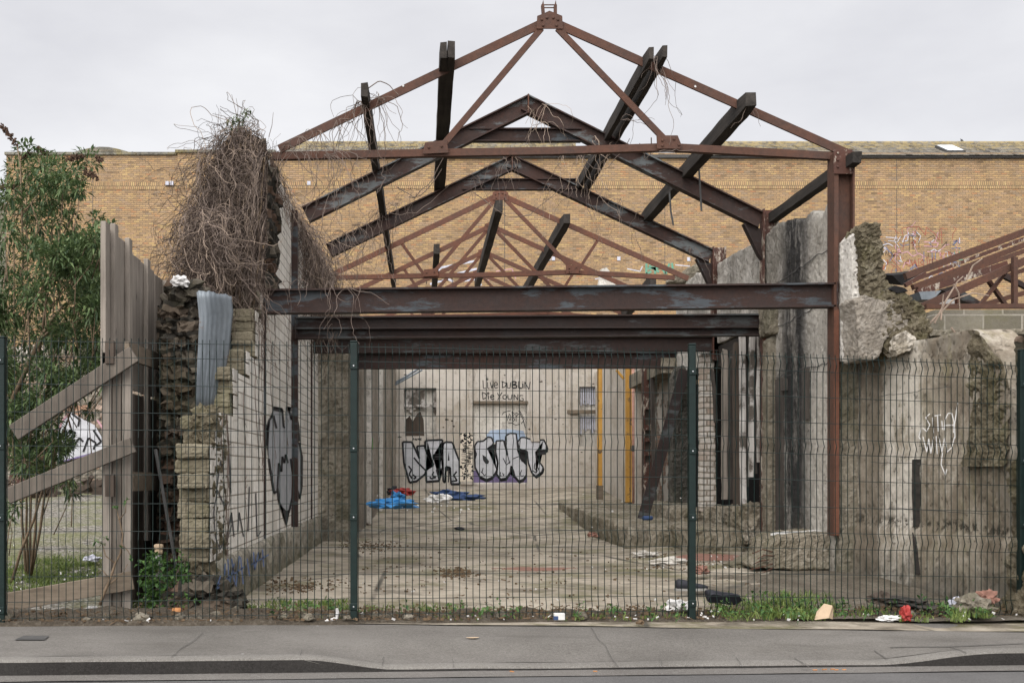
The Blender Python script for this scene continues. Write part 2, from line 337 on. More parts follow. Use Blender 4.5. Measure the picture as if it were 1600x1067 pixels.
plain('terracotta', (0.20, 0.105, 0.078), 0.85, 0.3)
plain('iron', (0.06, 0.058, 0.055), 0.7, 0.3)
plain('grey_bird', (0.05, 0.052, 0.06), 0.8, 0.3)
plain('glass_pale', (0.55, 0.57, 0.58), 0.3, 0.05)
plain('dead_leaf', (0.11, 0.075, 0.045), 0.95, 0.5)
plain('crack', (0.09, 0.083, 0.075), 0.95, 0.2)

# ------------------------------------------------------------------ mesh helpers
class MB:
    def __init__(s): s.bm = bmesh.new()
    def hexa(s, v):                                        # eight corners: bottom four, top four
        q = [s.bm.verts.new(p) for p in v]
        for f in ((3, 2, 1, 0), (4, 5, 6, 7), (0, 1, 5, 4), (1, 2, 6, 5), (2, 3, 7, 6), (3, 0, 4, 7)):
            s.bm.faces.new([q[i] for i in f])
    def box(s, a, b, j=0.0):
        x0, y0, z0 = a; x1, y1, z1 = b
        c = [(x0, y0, z0), (x1, y0, z0), (x1, y1, z0), (x0, y1, z0), (x0, y0, z1), (x1, y0, z1), (x1, y1, z1), (x0, y1, z1)]
        s.hexa([Vector(p) + Vector((U(-j, j), U(-j, j), U(-j, j))) for p in c])
    def bar(s, p, q, w, d, dep=Vector((0, 1, 0))):         # w across in the plane, d along dep
        p = Vector(p); q = Vector(q); t = (q - p).normalized()
        dp = (dep - t * dep.dot(t)).normalized(); n = t.cross(dp)
        n *= w / 2; dd = dp * d / 2
        s.hexa([p - n - dd, p + n - dd, p + n + dd, p - n + dd, q - n - dd, q + n - dd, q + n + dd, q - n + dd])
    def ibeam(s, p, q, h, b, tf=0.02, tw=0.014, dep=Vector((0, 1, 0))):
        p = Vector(p); q = Vector(q); t = (q - p).normalized()
        dp = (dep - t * dep.dot(t)).normalized(); n = t.cross(dp)
        o = n * (h / 2 - tf / 2)
        s.bar(p + o, q + o, tf, b, dep); s.bar(p - o, q - o, tf, b, dep); s.bar(p, q, h - 2 * tf - .001, tw, dep)
    def tube(s, pts, r0, r1=None, n=5, cap=True):
        r1 = r0 if r1 is None else r1; rings = []
        m = len(pts)
        for i, p in enumerate(pts):
            p = Vector(p); t = (Vector(pts[min(i + 1, m - 1)]) - Vector(pts[max(i - 1, 0)]))
            if t.length < 1e-9: t = Vector((0, 0, 1))
            t.normalize()
            a = t.cross(Vector((0.31, 0.9, 0.3)))
            if a.length < 1e-3: a = t.cross(Vector((1, 0, 0)))
            a.normalize(); b = t.cross(a)
            r = r0 + (r1 - r0) * i / max(1, m - 1)
            rings.append([s.bm.verts.new(p + (a * math.cos(k * 2 * math.pi / n) + b * math.sin(k * 2 * math.pi / n)) * r) for k in range(n)])
        for i in range(m - 1):
            for k in range(n):
                s.bm.faces.new((rings[i][k], rings[i][(k + 1) % n], rings[i + 1][(k + 1) % n], rings[i + 1][k]))
        if cap and n > 2:
            s.bm.faces.new(rings[0][::-1]); s.bm.faces.new(rings[-1])
    def lathe(s, prof, origin, axis=Vector((0, 0, 1)), n=14):
        axis = axis.normalized(); a = axis.orthogonal().normalized(); b = axis.cross(a); rings = []
        for r, h in prof:
            rings.append([s.bm.verts.new(Vector(origin) + axis * h + (a * math.cos(k * 2 * math.pi / n) + b * math.sin(k * 2 * math.pi / n)) * max(r, 1e-4)) for k in range(n)])
        for i in range(len(rings) - 1):
            for k in range(n): s.bm.faces.new((rings[i][k], rings[i][(k + 1) % n], rings[i + 1][(k + 1) % n], rings[i + 1][k]))
        s.bm.faces.new(rings[0][::-1]); s.bm.faces.new(rings[-1])
    def prism(s, pts, off):                                # closed outline swept by off
        off = Vector(off)
        a = [s.bm.verts.new(Vector(p)) for p in pts]; b = [s.bm.verts.new(Vector(p) + off) for p in pts]
        f1 = s.bm.faces.new(a); f2 = s.bm.faces.new(b[::-1])
        for i in range(len(pts)):
            j = (i + 1) % len(pts); s.bm.faces.new((a[j], a[i], b[i], b[j]))
        bmesh.ops.triangulate(s.bm, faces=[f1, f2])
    def face(s, pts):
        f = s.bm.faces.new([s.bm.verts.new(Vector(p)) for p in pts])
        if len(pts) > 4: bmesh.ops.triangulate(s.bm, faces=[f])
    def stroke(s, pts, w, mp):                             # painted line of width w, traced on the surface mp
        def dot(x, y):
            s.face([mp(x + math.cos(k * math.pi / 4) * w / 2, y + math.sin(k * math.pi / 4) * w / 2) for k in range(8)])
        for i in range(len(pts) - 1):
            (x0, y0), (x1, y1) = pts[i], pts[i + 1]; L = math.hypot(x1 - x0, y1 - y0)
            if L < 1e-6: continue
            nx, ny = -(y1 - y0) / L * w / 2, (x1 - x0) / L * w / 2
            s.face([mp(x0 + nx, y0 + ny), mp(x1 + nx, y1 + ny), mp(x1 - nx, y1 - ny), mp(x0 - nx, y0 - ny)])
    def build(s, name, mat, parent=None, smooth=False, recalc=True):
        if recalc: bmesh.ops.recalc_face_normals(s.bm, faces=s.bm.faces)
        me = bpy.data.meshes.new(name); s.bm.to_mesh(me); s.bm.free()
        me.materials.append(MAT[mat])
        if smooth: me.polygons.foreach_set('use_smooth', [True] * len(me.polygons))
        o = bpy.data.objects.new(name, me); COL.objects.link(o)
        if parent: o.parent = parent
        return o
def tag(o, label=None, cat=None, group=None, kind='thing'):
    if label: o['label'] = label
    if cat: o['category'] = cat
    if group: o['group'] = group
    if kind: o['kind'] = kind
    return o
def thing(name, label, cat, group=None, loc=(0, 0, 0)):
    o = bpy.data.objects.new(name, None); COL.objects.link(o); o.location = loc; o.empty_display_size = 0.1
    return tag(o, label, cat, group)
def structure(o): o['kind'] = 'structure'; return o
def stuff(o, label, cat): return tag(o, label, cat, kind='stuff')
def bevel(o, w=0.01, seg=1):
    m = o.modifiers.new('bevel', 'BEVEL'); m.width = w; m.segments = seg; m.limit_method = 'ANGLE'; return o
TEX = {}
def rough(o, vox=0.04, amt=0.05, size=0.25, kind='CLOUDS'):
    m = o.modifiers.new('remesh', 'REMESH'); m.mode = 'VOXEL'; m.voxel_size = vox; m.use_smooth_shade = False
    for (kd, a, sz) in (('CLOUDS', amt * .6, size), ('VORONOI', amt * 0.4, size * .6), ('VORONOI', amt * 0.5, size * 0.22), ('CLOUDS', amt * .5, size * .10)):
        key = (kd, sz)
        if key not in TEX:
            t = bpy.data.textures.new('stone_noise', kd); t.noise_scale = sz
            if kd == 'CLOUDS': t.noise_depth = 4; t.noise_type = 'HARD_NOISE'
            else: t.distance_metric = 'MANHATTAN'
            TEX[key] = t
        d = o.modifiers.new('displace', 'DISPLACE'); d.texture = TEX[key]; d.texture_coords = 'GLOBAL'; d.strength = a; d.mid_level = 0.5 if kd == 'CLOUDS' else .35
    return o
def frontal_slab(name, pts, Y0, Y1, mat, parent=None):     # outline in the plane Y0, carried back to Y1
    b = MB(); b.prism([at(x, y, Y0) for x, y in pts], (0, Y1 - Y0, 0)); return b.build(name, mat, parent)
def side_slab(name, pts, X0, X1, mat, parent=None):        # outline in (Y, z), from X0 to X1
    b = MB(); b.prism([(X0, y, z) for y, z in pts], (X1 - X0, 0, 0)); return b.build(name, mat, parent)
def sheet(name, x0, x1, y0, y1, nx, ny, zf, mat, jit=0.0):
    bm = bmesh.new(); g = []
    for j in range(ny + 1):
        row = []
        for i in range(nx + 1):
            x = x0 + (x1 - x0) * i / nx; y = y0 + (y1 - y0) * j / ny
            row.append(bm.verts.new((x, y, zf(x, y))))
        g.append(row)
    for j in range(ny):
        for i in range(nx): bm.faces.new((g[j][i], g[j][i + 1], g[j + 1][i + 1], g[j + 1][i]))
    s = MB(); s.bm.free(); s.bm = bm
    return s.build(name, mat, None, True, False)
def nz(x, y, z=0.0, f=1.0): return mnoise.noise(Vector((x * f, y * f, z)))
def fill(name, polys, mp, mat, parent):
    if name == 'counter' and len(polys) > 1:
        for q in polys: fill(name, [q], mp, mat, parent)
        return
    b = MB()
    for p in polys: b.face([mp(x, y) for x, y in p])
    return b.build(name, mat, parent)
def lines(name, paths, w, mp, mat, parent):
    b = MB()
    for p in paths: b.stroke(p, w, mp)
    return b.build(name, mat, parent, recalc=False)
def sc(ox, oy, k): return lambda pts: [(ox + x / k, oy + y / k) for x, y in pts]

# ------------------------------------------------------------------ camera, sky, sun
cd = bpy.data.cameras.new('camera'); cam = bpy.data.objects.new('camera', cd); COL.objects.link(cam)
cam.location = (0, 0, H); cam.rotation_euler = (math.pi / 2, 0, 0)
cd.sensor_width = 36; cd.lens = 36 * F / 1600; cd.shift_x = (800 - VX) / 1600; cd.shift_y = (VY - 533.5) / 1600
cd.clip_end = 2000; cd.clip_start = 0.05
SC.camera = cam
w = bpy.data.worlds.new('World'); SC.world = w; w.use_nodes = True
nt = w.node_tree; bg = nt.nodes['Background']
sky = nt.nodes.new('ShaderNodeTexSky'); sky.sky_type = 'NISHITA'; sky.sun_disc = False
SUN_EL, SUN_AZ = math.radians(36), math.radians(200)
sky.sun_elevation = SUN_EL; sky.sun_rotation = SUN_AZ
tc = nt.nodes.new('ShaderNodeTexCoord'); mp_ = nt.nodes.new('ShaderNodeVectorMath'); mp_.operation = 'MULTIPLY'; mp_.inputs[1].default_value = (1.3, 1.3, 3.2)
nt.links.new(tc.outputs['Generated'], mp_.inputs[0])
ns = nt.nodes.new('ShaderNodeTexNoise'); ns.inputs['Scale'].default_value = 1.5; ns.inputs['Detail'].default_value = 6; ns.inputs['Roughness'].default_value = 0.55
nt.links.new(mp_.outputs[0], ns.inputs['Vector'])
rp = nt.nodes.new('ShaderNodeValToRGB'); rp.color_ramp.elements[0].position = 0.36; rp.color_ramp.elements[0].color = (6.35, 6.35, 6.7, 1)
rp.color_ramp.elements[1].position = 0.62; rp.color_ramp.elements[1].color = (8.1, 8.1, 8.3, 1)
nt.links.new(ns.outputs['Fac'], rp.inputs[0])
sx_ = nt.nodes.new('ShaderNodeSeparateXYZ'); nt.links.new(tc.outputs['Generated'], sx_.inputs[0])
zr_ = nt.nodes.new('ShaderNodeMapRange'); zr_.interpolation_type = 'SMOOTHSTEP'; nt.links.new(sx_.outputs[2], zr_.inputs[0])   # an overcast sky is brightest overhead
zr_.inputs[1].default_value = 0.36; zr_.inputs[2].default_value = 1.0; zr_.inputs[3].default_value = 1.0; zr_.inputs[4].default_value = 1.55
zm_ = nt.nodes.new('ShaderNodeVectorMath'); zm_.operation = 'SCALE'; nt.links.new(rp.outputs[0], zm_.inputs[0]); nt.links.new(zr_.outputs[0], zm_.inputs[3])
mx = nt.nodes.new('ShaderNodeMix'); mx.data_type = 'RGBA'; mx.inputs[0].default_value = 0.95
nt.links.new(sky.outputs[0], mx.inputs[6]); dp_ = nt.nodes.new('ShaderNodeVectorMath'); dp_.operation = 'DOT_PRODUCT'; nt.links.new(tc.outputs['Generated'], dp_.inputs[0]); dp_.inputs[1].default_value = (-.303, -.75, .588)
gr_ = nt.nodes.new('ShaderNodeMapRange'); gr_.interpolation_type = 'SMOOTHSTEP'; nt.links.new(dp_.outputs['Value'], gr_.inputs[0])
gr_.inputs[1].default_value = 0.1; gr_.inputs[2].default_value = 1.0; gr_.inputs[3].default_value = 1.0; gr_.inputs[4].default_value = 3.2  # sky brightened on the sun side, out of view, to lift the walls
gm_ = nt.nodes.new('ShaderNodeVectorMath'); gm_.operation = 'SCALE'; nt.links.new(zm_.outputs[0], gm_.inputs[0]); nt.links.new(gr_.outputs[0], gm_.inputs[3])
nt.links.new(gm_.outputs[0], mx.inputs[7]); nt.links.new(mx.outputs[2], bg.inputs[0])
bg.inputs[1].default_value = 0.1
sl = bpy.data.lights.new('sun', 'SUN'); so = bpy.data.objects.new('sun', sl); COL.objects.link(so)
sl.energy = 1.5; sl.angle = math.radians(50); sl.color = (1, 0.955, 0.89)
so.rotation_euler = (math.pi / 2 - SUN_EL, 0, math.radians(-22)); so.location = (0, 0, 30)
SC.view_settings.view_transform = 'Standard'; SC.view_settings.look = 'None'; SC.view_settings.exposure = 0.2
SC.cycles.max_bounces = 6; SC.cycles.diffuse_bounces = 3; SC.cycles.transparent_max_bounces = 8
try: SC.cycles.use_denoising = True
except Exception: pass

# ------------------------------------------------------------------ street
AN = math.atan(0.1255); CA, SA = math.cos(AN), math.sin(AN); OX, OY = -0.5, 8.41; TK = -1.54
def street(s, t, z=0.0): return Vector((OX + s * CA - t * SA, OY + s * SA + t * CA, z - 0.0115 * s))
def smooth(a, b, x):
    x = max(0, min(1, (x - a) / (b - a))); return x * x * (3 - 2 * x)
def drop(s): return 0.062 * (smooth(-0.42, 0.16, s) - smooth(3.2, 4.0, s))
def street_sheet(name, ss, ts, zf, mat):
    b = MB(); g = [[b.bm.verts.new(street(s, t, zf(s, t))) for s in ss] for t in ts]
    for j in range(len(ts) - 1):
        for i in range(len(ss) - 1): b.bm.faces.new((g[j][i], g[j][i + 1], g[j + 1][i + 1], g[j + 1][i]))
    return structure(b.build(name, mat, None, True, False))
SS = [-40, -20] + [-9 + 0.1 * i for i in range(200)] + [20, 40]
def kz(s): return 0.006 * nz(s, 3, 0, 1.3) - drop(s)
street_sheet('pavement', SS, [TK + 0.14 + 0.001] + [TK + 0.25 + 0.1 * i for i in range(13)] + [0.12],
             lambda s, t: -drop(s) * (1 - smooth(TK + 0.1, TK + 0.75, t)) + 0.004 * nz(s, t, 0, 2), 'pavement')
kb = MB(); rows = []
for (t, dz) in ((TK + 0.14, 0.0005), (TK + 0.012, 0), (TK, -0.012)):
    rows.append([kb.bm.verts.new(street(s, t + 0.004 * nz(s, 9, 1, 4), kz(s) + dz + (0.0 if abs(s + .25) > .09 else -0.02 * (dz < 0)))) for s in SS])
for j in range(2):
    for i in range(len(SS) - 1): kb.bm.faces.new((rows[j + 1][i], rows[j + 1][i + 1], rows[j][i + 1], rows[j][i]))
structure(kb.build('kerb', 'kerb', None, True, False))
kb = MB(); r0 = [kb.bm.verts.new(street(s, TK + 0.003 * nz(s, 9, 1, 4) + .001, kz(s) - 0.012)) for s in SS]
r1 = [kb.bm.verts.new(street(s, TK - 0.004, -0.12)) for s in SS]
for i in range(len(SS) - 1): kb.bm.faces.new((r1[i], r1[i + 1], r0[i + 1], r0[i]))
structure(kb.build('kerb_face', 'kerb_face', None, True, False))
street_sheet('road', [-60, -8, 0, 8, 60], [-30, -6, TK - 0.2, TK + 0.06], lambda s, t: -0.092, 'asphalt')
street_sheet('channel', SS, [TK - 0.20, TK - 0.1, TK + 0.03], lambda s, t: -0.086 + 0.003 * nz(s, t, 3, 2), 'channel')
b = MB()
def pave(px, py):
    # a point of the pavement under a pixel of the photograph
    z = 0.0
    for _ in range(6):
        p = on_floor(px, py, z); s = (p.x - OX) * CA + (p.y - OY) * SA; t = -(p.x - OX) * SA + (p.y - OY) * CA
        z = -0.0115 * s - drop(s) * (1 - smooth(TK + 0.1, TK + 0.75, t)) + 0.0065
    return Vector((p.x, p.y, z))
for pth in ([(318, 987), (300, 1002), (283, 1012), (268, 1026)], [(472, 1013), (469, 1023)], [(599, 1026), (598, 1040)], [(707, 1028), (709, 1041)],
            [(921, 975), (940, 1005), (966, 1041)], [(1031, 1026), (1035, 1041)], [(1150, 1026), (1160, 1041)], [(1240, 1026), (1264, 1041)],
            [(1366, 1017), (1387, 1029)], [(1390, 1014), (1440, 1010), (1484, 1009), (1510, 1019)], [(1484, 1009), (1600, 1004)]):
    q = []
    for i in range(len(pth) - 1):
        for k in range(5): q.append((pth[i][0] + (pth[i + 1][0] - pth[i][0]) * k / 5 + U(-1, 1), pth[i][1] + (pth[i + 1][1] - pth[i][1]) * k / 5))
    b.stroke(q + [pth[-1]], .8, pave)
structure(b.build('pavement_crack', 'crack', None, recalc=False))
b = MB(); b.face([pave(22, 999), pave(37, 992.5), pave(77, 992.5), pave(70, 999)])
tag(b.build('drain_cover', 'iron'), 'dark square utility cover let into the pavement near the left edge', 'drain cover')
# ------------------------------------------------------------------ ground of the yard
def fz(x, y): return 0.0 if y < 19 else 0.63 * smooth(17.5, 31.5, y) * 1.12
def floor_z(x, y):
    z = fz(x, y) + 0.012 * nz(x, y, 0, 0.9)
    st = (x - OX) * CA + (y - OY) * SA
    z += -0.0115 * st * max(0, 1 - (y - 8.4) / 4)
    if x > 2.2: z += 0.06 * smooth(2.4, 3.6, x) * smooth(9.6, 11.6, y)
    return z + 0.004
structure(sheet('yard_floor', -1.75, 6.0, 8.35, 29.4, 70, 170, floor_z, 'floor_concrete'))
structure(sheet('side_yard', 5.2, 18, 8.6, 34, 40, 60, lambda x, y: -.08 + .05 * nz(x, y, 0, .8), 'dirt_pale'))
def lot_z(x, y): return -0.02 + 0.78 * smooth(9, 27, y) + 0.05 * nz(x, y, 0, 0.8)
structure(sheet('gravel_lot', -16, -1.60, 8.3, 34, 60, 80, lot_z, 'gravel'))
structure(sheet('ground', -600, 600, -60, 1400, 8, 8, lambda x, y: -0.35, 'earth'))
vb = MB()                                                   # dirt verge under the fence
g = []
for i in range(241):
    s_ = -4.2 + 0.05 * i; row = []
    for j in range(13):
        t = -0.10 + 0.06 * j
        e = math.sin(math.pi * j / 12) ** .7
        row.append(vb.bm.verts.new(street(s_, t + (0.035 * nz(s_, 1, 5, 3) if j == 0 else 0), 0.0 + e * (0.035 + 0.05 * abs(nz(s_, t, 2, 4)) + .02 * nz(s_, t, 8, 14)) + (0.03 * e if s_ < -.6 else 0) - (0.03 if j in (0, 12) else 0) * 1.0)))
    g.append(row)
for i in range(240):
    for j in range(12): vb.bm.faces.new((g[i][j], g[i + 1][j], g[i + 1][j + 1], g[i][j + 1]))
structure(vb.build('dirt_verge', 'dirt', None, True))

# ------------------------------------------------------------------ mesh fence
PX = [(3, 8.09, .036, 2.03), (553, 8.41, .026, 2.035), (1081, 8.73, .012, 2.05), (1597, 9.05, -.057, 2.04)]
posts = []
for i, (px, Y, z0, z1) in enumerate(PX):
    x = (px - VX) * Y / F
    lab = ['green steel fence post at the far left of the mesh fence', 'green steel fence post left of the open floor, below the left end of the beams',
           'green steel fence post in front of the leaning plank', 'green steel fence post at the far right beside the rubble'][i]
    t = thing('fence_post', lab, 'fence post', 'green posts of the mesh fence', (x, Y, z0))
    pb = MB(); pb.box((-.026, -.026, -.06), (.026, .026, z1 + .012 - z0)); bevel(pb.build('post', 'fence_green', t), .005, 2)
    pb = MB(); pb.box((-.028, -.028, z1 + .0125 - z0), (.028, .028, z1 + .026 - z0)); bevel(pb.build('cap', 'fence_green', t), .006, 2)
    for zz in (.1, .75, 1.25, 1.85):
        pb = MB(); pb.box((-.028, -.036, zz - .025), (.028, -.0265, zz + .025)); cl = bevel(pb.build('clip', 'fence_green', t), .004)
        pb = MB(); pb.lathe([(.006, 0), (.006, .004), (.003, .006)], (0, -.0365, zz), Vector((0, -1, 0)), 8); pb.build('bolt', 'zinc', cl)
    posts.append(Vector((x, Y, z0)))
rowsY = [545, 556, 568, 610, 652, 678, 690, 703, 746, 790, 832, 845, 858, 900, 938, 952, 962]
folds = {556, 690, 845, 952}
def panel(a, b, label, lean=0.0, z0a=0, z0b=0, h=2.0, k=.9975):
    d = (b - a); L = Vector((d.x, d.y, 0)).length; u = Vector((d.x, d.y, 0)) / L; nrm = Vector((u.y, -u.x, 0))
    pb = MB(); n = int((L - .06) / .05); rz = [(967 - y) / 428 * h + 0.02 for y in rowsY]
    seq = [(rz[0] + .03, 0)] + [(z, .023 if y in folds else 0) for z, y in zip(rz, rowsY)] + [(.005, 0)]
    def base(s_): return a.z + (b.z - a.z) * s_ / L
    def pt(s_, z, o):
        return Vector((a.x, a.y, 0)) + u * s_ + nrm * (o + lean * z + .004 * nz(s_ * 1.1, z * 1.3, a.x)) + Vector((0, 0, base(s_) + z))
    for i in range(n + 1):
        s_ = L / 2 + (i - n / 2) * .05
        q = [pt(s_ + .0015 * nz(i, 2.3, a.x), z, o) for z, o in seq]
        pb.tube(q, .0031, None, 4)
    for z, o in seq[1:-1]:
        if o == 0: pb.tube([pt(.035 + (L - .07) * k_ / 12, z, .0055) for k_ in range(13)], .0024, None, 4)
    return tag(pb.build('mesh_fence', 'fence_green'), label, 'fence panel', 'green wire mesh fence panels')
panel(posts[0], posts[1], 'green wire mesh fence panel in front of the timber hoarding and white block wall')
panel(posts[1], posts[2], 'green wire mesh fence panel across the middle, in front of the open floor')
panel(posts[2], posts[3], 'green wire mesh fence panel in front of the stained concrete wall on the right')
a0 = posts[0]; panel(a0 + (posts[0] - posts[1]), a0, 'green wire mesh fence panel cut off by the left picture edge')
a3 = posts[3]; panel(a3, a3 + (posts[3] - posts[2]), 'green wire mesh fence panel cut off by the right picture edge')

# ------------------------------------------------------------------ steel frames
Y1, Y2, Y3, YA, DY = 11.8, 14.28, 16.76, 19.25, 2.48
def truss(label, Y, src=True):
    t = thing('roof_truss', label, 'roof truss', 'rusty steel roof trusses', at(858, 240, Y1) + Vector((0, Y - Y1, 0)))
    L = t.location; K = Y1
    def p(x, y, dy=0): return at(x, y, K) - at(858, 240, K) + Vector((0, dy, 0))
    RM = 'rust_truss' if src else 'rust_rear'
    def bar(nm, a, b, w_, d_=.065, dy=0, mat=RM):
        m = MB(); m.bar(p(*a, dy), p(*b, dy), w_, .008)                      # angle iron: upright leg and flat leg
        ax = (p(*b) - p(*a)).normalized(); n = ax.cross(Vector((0, 1, 0))); n = n if n.z > 0 else -n
        o = n * (w_ / 2 - .0045) + Vector((0, d_ / 2 + .005, 0)); m.bar(p(*a, dy) + o, p(*b, dy) + o, .008, d_)
        o = n * 0 + Vector((0, .022, 0)); m.bar(p(*a, dy) + o, p(*b, dy) + o, w_ * .98, .007)
        return m.build(nm, mat, t)
    bar('rafter', (436, 233), (844, 38), .085); bar('rafter', (872, 38), (1338, 246), .085)
    bar('web_bar', (846, 45), (688, 232), .062, .05, -.012); bar('web_bar', (871, 45), (1042, 222), .062, .05, -.012)
    m = MB()
    for a, b_ in (((425, 243), (680, 238)), ((680, 238), (860, 235)), ((860, 235), (1045, 229)), ((1045, 229), (1304, 243))):
        m.bar(p(*a, .012), p(*b_, .012), .075, .008); m.bar(p(a[0], a[1] + 5, .05), p(b_[0], b_[1] + 5, .05), .008, .065)
    m.build('bottom_chord', RM, t)
    if not src:
        bar('strut', (604, 152), (662, 232), .05, .04, .01); bar('strut', (1110, 144), (1058, 224), .05, .04, .01)
    for pts, holes in (([(839, 27), (847, 24), (858, 19), (870, 24), (878, 27), (879, 47), (838, 47)], [(846, 33), (854, 30), (864, 30), (871, 33), (848, 42), (869, 42)]),
                       ([(664, 224), (698, 220), (701, 240), (660, 242)], [(670, 232), (690, 230)]),
                       ([(1025, 213), (1058, 213), (1064, 228), (1062, 234), (1026, 234)], [(1034, 221), (1052, 219), (1060, 228), (1034, 229)])):
        m = MB(); m.prism([p(x, y, -.030) for x, y in pts], (0, .012, 0)); g_ = bevel(m.build('gusset_plate', RM, t), .002)
        for (x, y) in holes:
            m = MB(); m.lathe([(.014, 0), (.014, .010), (.008, .014)], p(x, y, -.0305), Vector((0, -1, 0)), 6); m.build('bolt', 'rust_truss', g_)
    if src:
        m = MB()
        m.bar(p(849.5, 26, .02), p(848, 8, .02), .03, .05); m.bar(p(868, 26, .02), p(868, 8, .02), .03, .05)
        m.prism([p(846.5, 8, 0), p(850, 8, 0), p(849, 0, 0)], (0, .03, 0)); m.prism([p(866.5, 8, 0), p(869.5, 8, 0), p(868.5, 0, 0)], (0, .03, 0))
        for yy in (7.5, 12): m.tube([p(846, yy, .01), p(870, yy, .01)], .006, None, 6)
        m.build('ridge_bracket', 'rust_truss', t)
        for (x, y) in ((630, 135), (1086, 136), (1051, 219)):
            m = MB(); m.lathe([(.011, 0), (.011, .002)], p(x, y, -.010), Vector((0, -1, 0)), 10); m.build('bolt_hole', 'white_rag', t)
    return t
def copy_tree(o, parent=None):
    c = o.copy(); COL.objects.link(c)
    if parent: c.parent = parent
    for ch in list(o.children): copy_tree(ch, c)
    return c
truss('large rusty roof truss at the front, with a bracket standing on its peak', Y1)
rt = truss('rusty roof truss with narrow struts, nearest of the rear trusses behind the second portal frame', YA, False)
for i, lab in enumerate(('second of the rear rusty trusses, its peak just below the nearest rear truss peak', 'third of the rear rusty trusses, with only its peak above the long beam', 'farthest rusty roof truss, its peak only just showing above the long beam')):
    c = copy_tree(rt); c.location = rt.location + Vector((0.0, DY * (i + 1) + .02 * i, -0.012 * i)); c['label'] = lab
# front columns and crossbeams
b = MB(); q0 = at(1314, 240, Y1); X0 = at(1298, 0, Y1).x; X1 = at(1330, 0, Y1).x
zt = at(0, 243, Y1).z; zb = at(0, 482, Y1).z
b.box((X0, Y1 - .10, .45), (X0 + .014 + .03, Y1 + .10, zt)); b.box((X0 + .0445, Y1 - .012, zb - .02), (X1 - .0205, Y1 + .012, zt)); b.box((X1 - .02, Y1 - .10, zb), (X1, Y1 + .10, zt))
t = thing('steel_column', 'tall rusty steel column under the right end of the front truss', 'steel column', 'steel columns of the front frame')
b.build('shaft', 'rust_truss', t)
b = MB(); b.box((X0 - .01, Y1 - .118, zt - .22), (X1 - .03, Y1 - .1005, zt + .03)); pl = bevel(b.build('cap_plate', 'rust_flaked', t), .003)
for x in (X0 + .03, X1 - .07):
    for z in (zt - .15, zt - .08, zt - .01):
        b = MB(); b.lathe([(.012, 0), (.012, .012), (.006, .015)], (x, Y1 - .119, z), Vector((0, -1, 0)), 6); b.build('bolt', 'rust_flaked', pl)
b = MB(); b.box((X0 - .004, Y1 - .112, .46), (X0 + .046, Y1 - .1012, zb - .03)); b.build('flange_edge', 'rust_red', t)
b = MB(); xl = at(409, 0, Y1).x
b.box((xl - .02, Y1 - .05, .42), (xl + .04, Y1 + .05, at(0, 240, Y1).z))
t = tag(b.build('steel_column', 'rust_dark'), 'narrow rusty steel column set in the white block wall below the vine', 'steel column', 'steel columns of the front frame')
def beam(label, Y, a, b_, h, wd, mat='rust_dark'):
    t = thing('steel_beam', label, 'steel beam', 'long steel beams across the yard')
    m = MB(); p = at(*a, Y); q = at(*b_, Y)
    N = 8; pr = None
    m.ibeam(p, q, h, wd, .018, .012); m.build('girder', mat, t)
    for e in (p, q):
        m = MB(); sx = .012 if e is p else -.012
        m.box((e.x - .006 - sx, Y - wd / 2 - .012, e.z - h / 2 - .006), (e.x + .006 - sx, Y + wd / 2 + .012, e.z + h / 2 + .006)); m.build('end_plate', mat, t)
    return t
beam('nearest and highest of the long beams, thick with flaking blue grey paint', Y1 - .02, (414, 472), (1302, 462), .245, .16)
beam('second long beam, dark rusty and below the nearest one', Y2 - .02, (464, 513), (1189, 508), .27, .15, 'rust_black')
m_ = MB(); m_.bar(at(464, 514, Y2 - .02), at(1189, 512, Y2 - .02), .02, .17); m_.build('rib', 'rust_black', [o for o in bpy.data.objects if o.name.startswith('steel_beam')][-1])
beam('third long beam, nearly black and behind the top of the mesh fence', Y3, (492, 540), (1146, 537), .22, .15, 'rust_black')
beam('farthest long beam, lowest in view above the white back wall', YA + .1, (550, 564), (1070, 563), .27, .15, 'rust_dark')

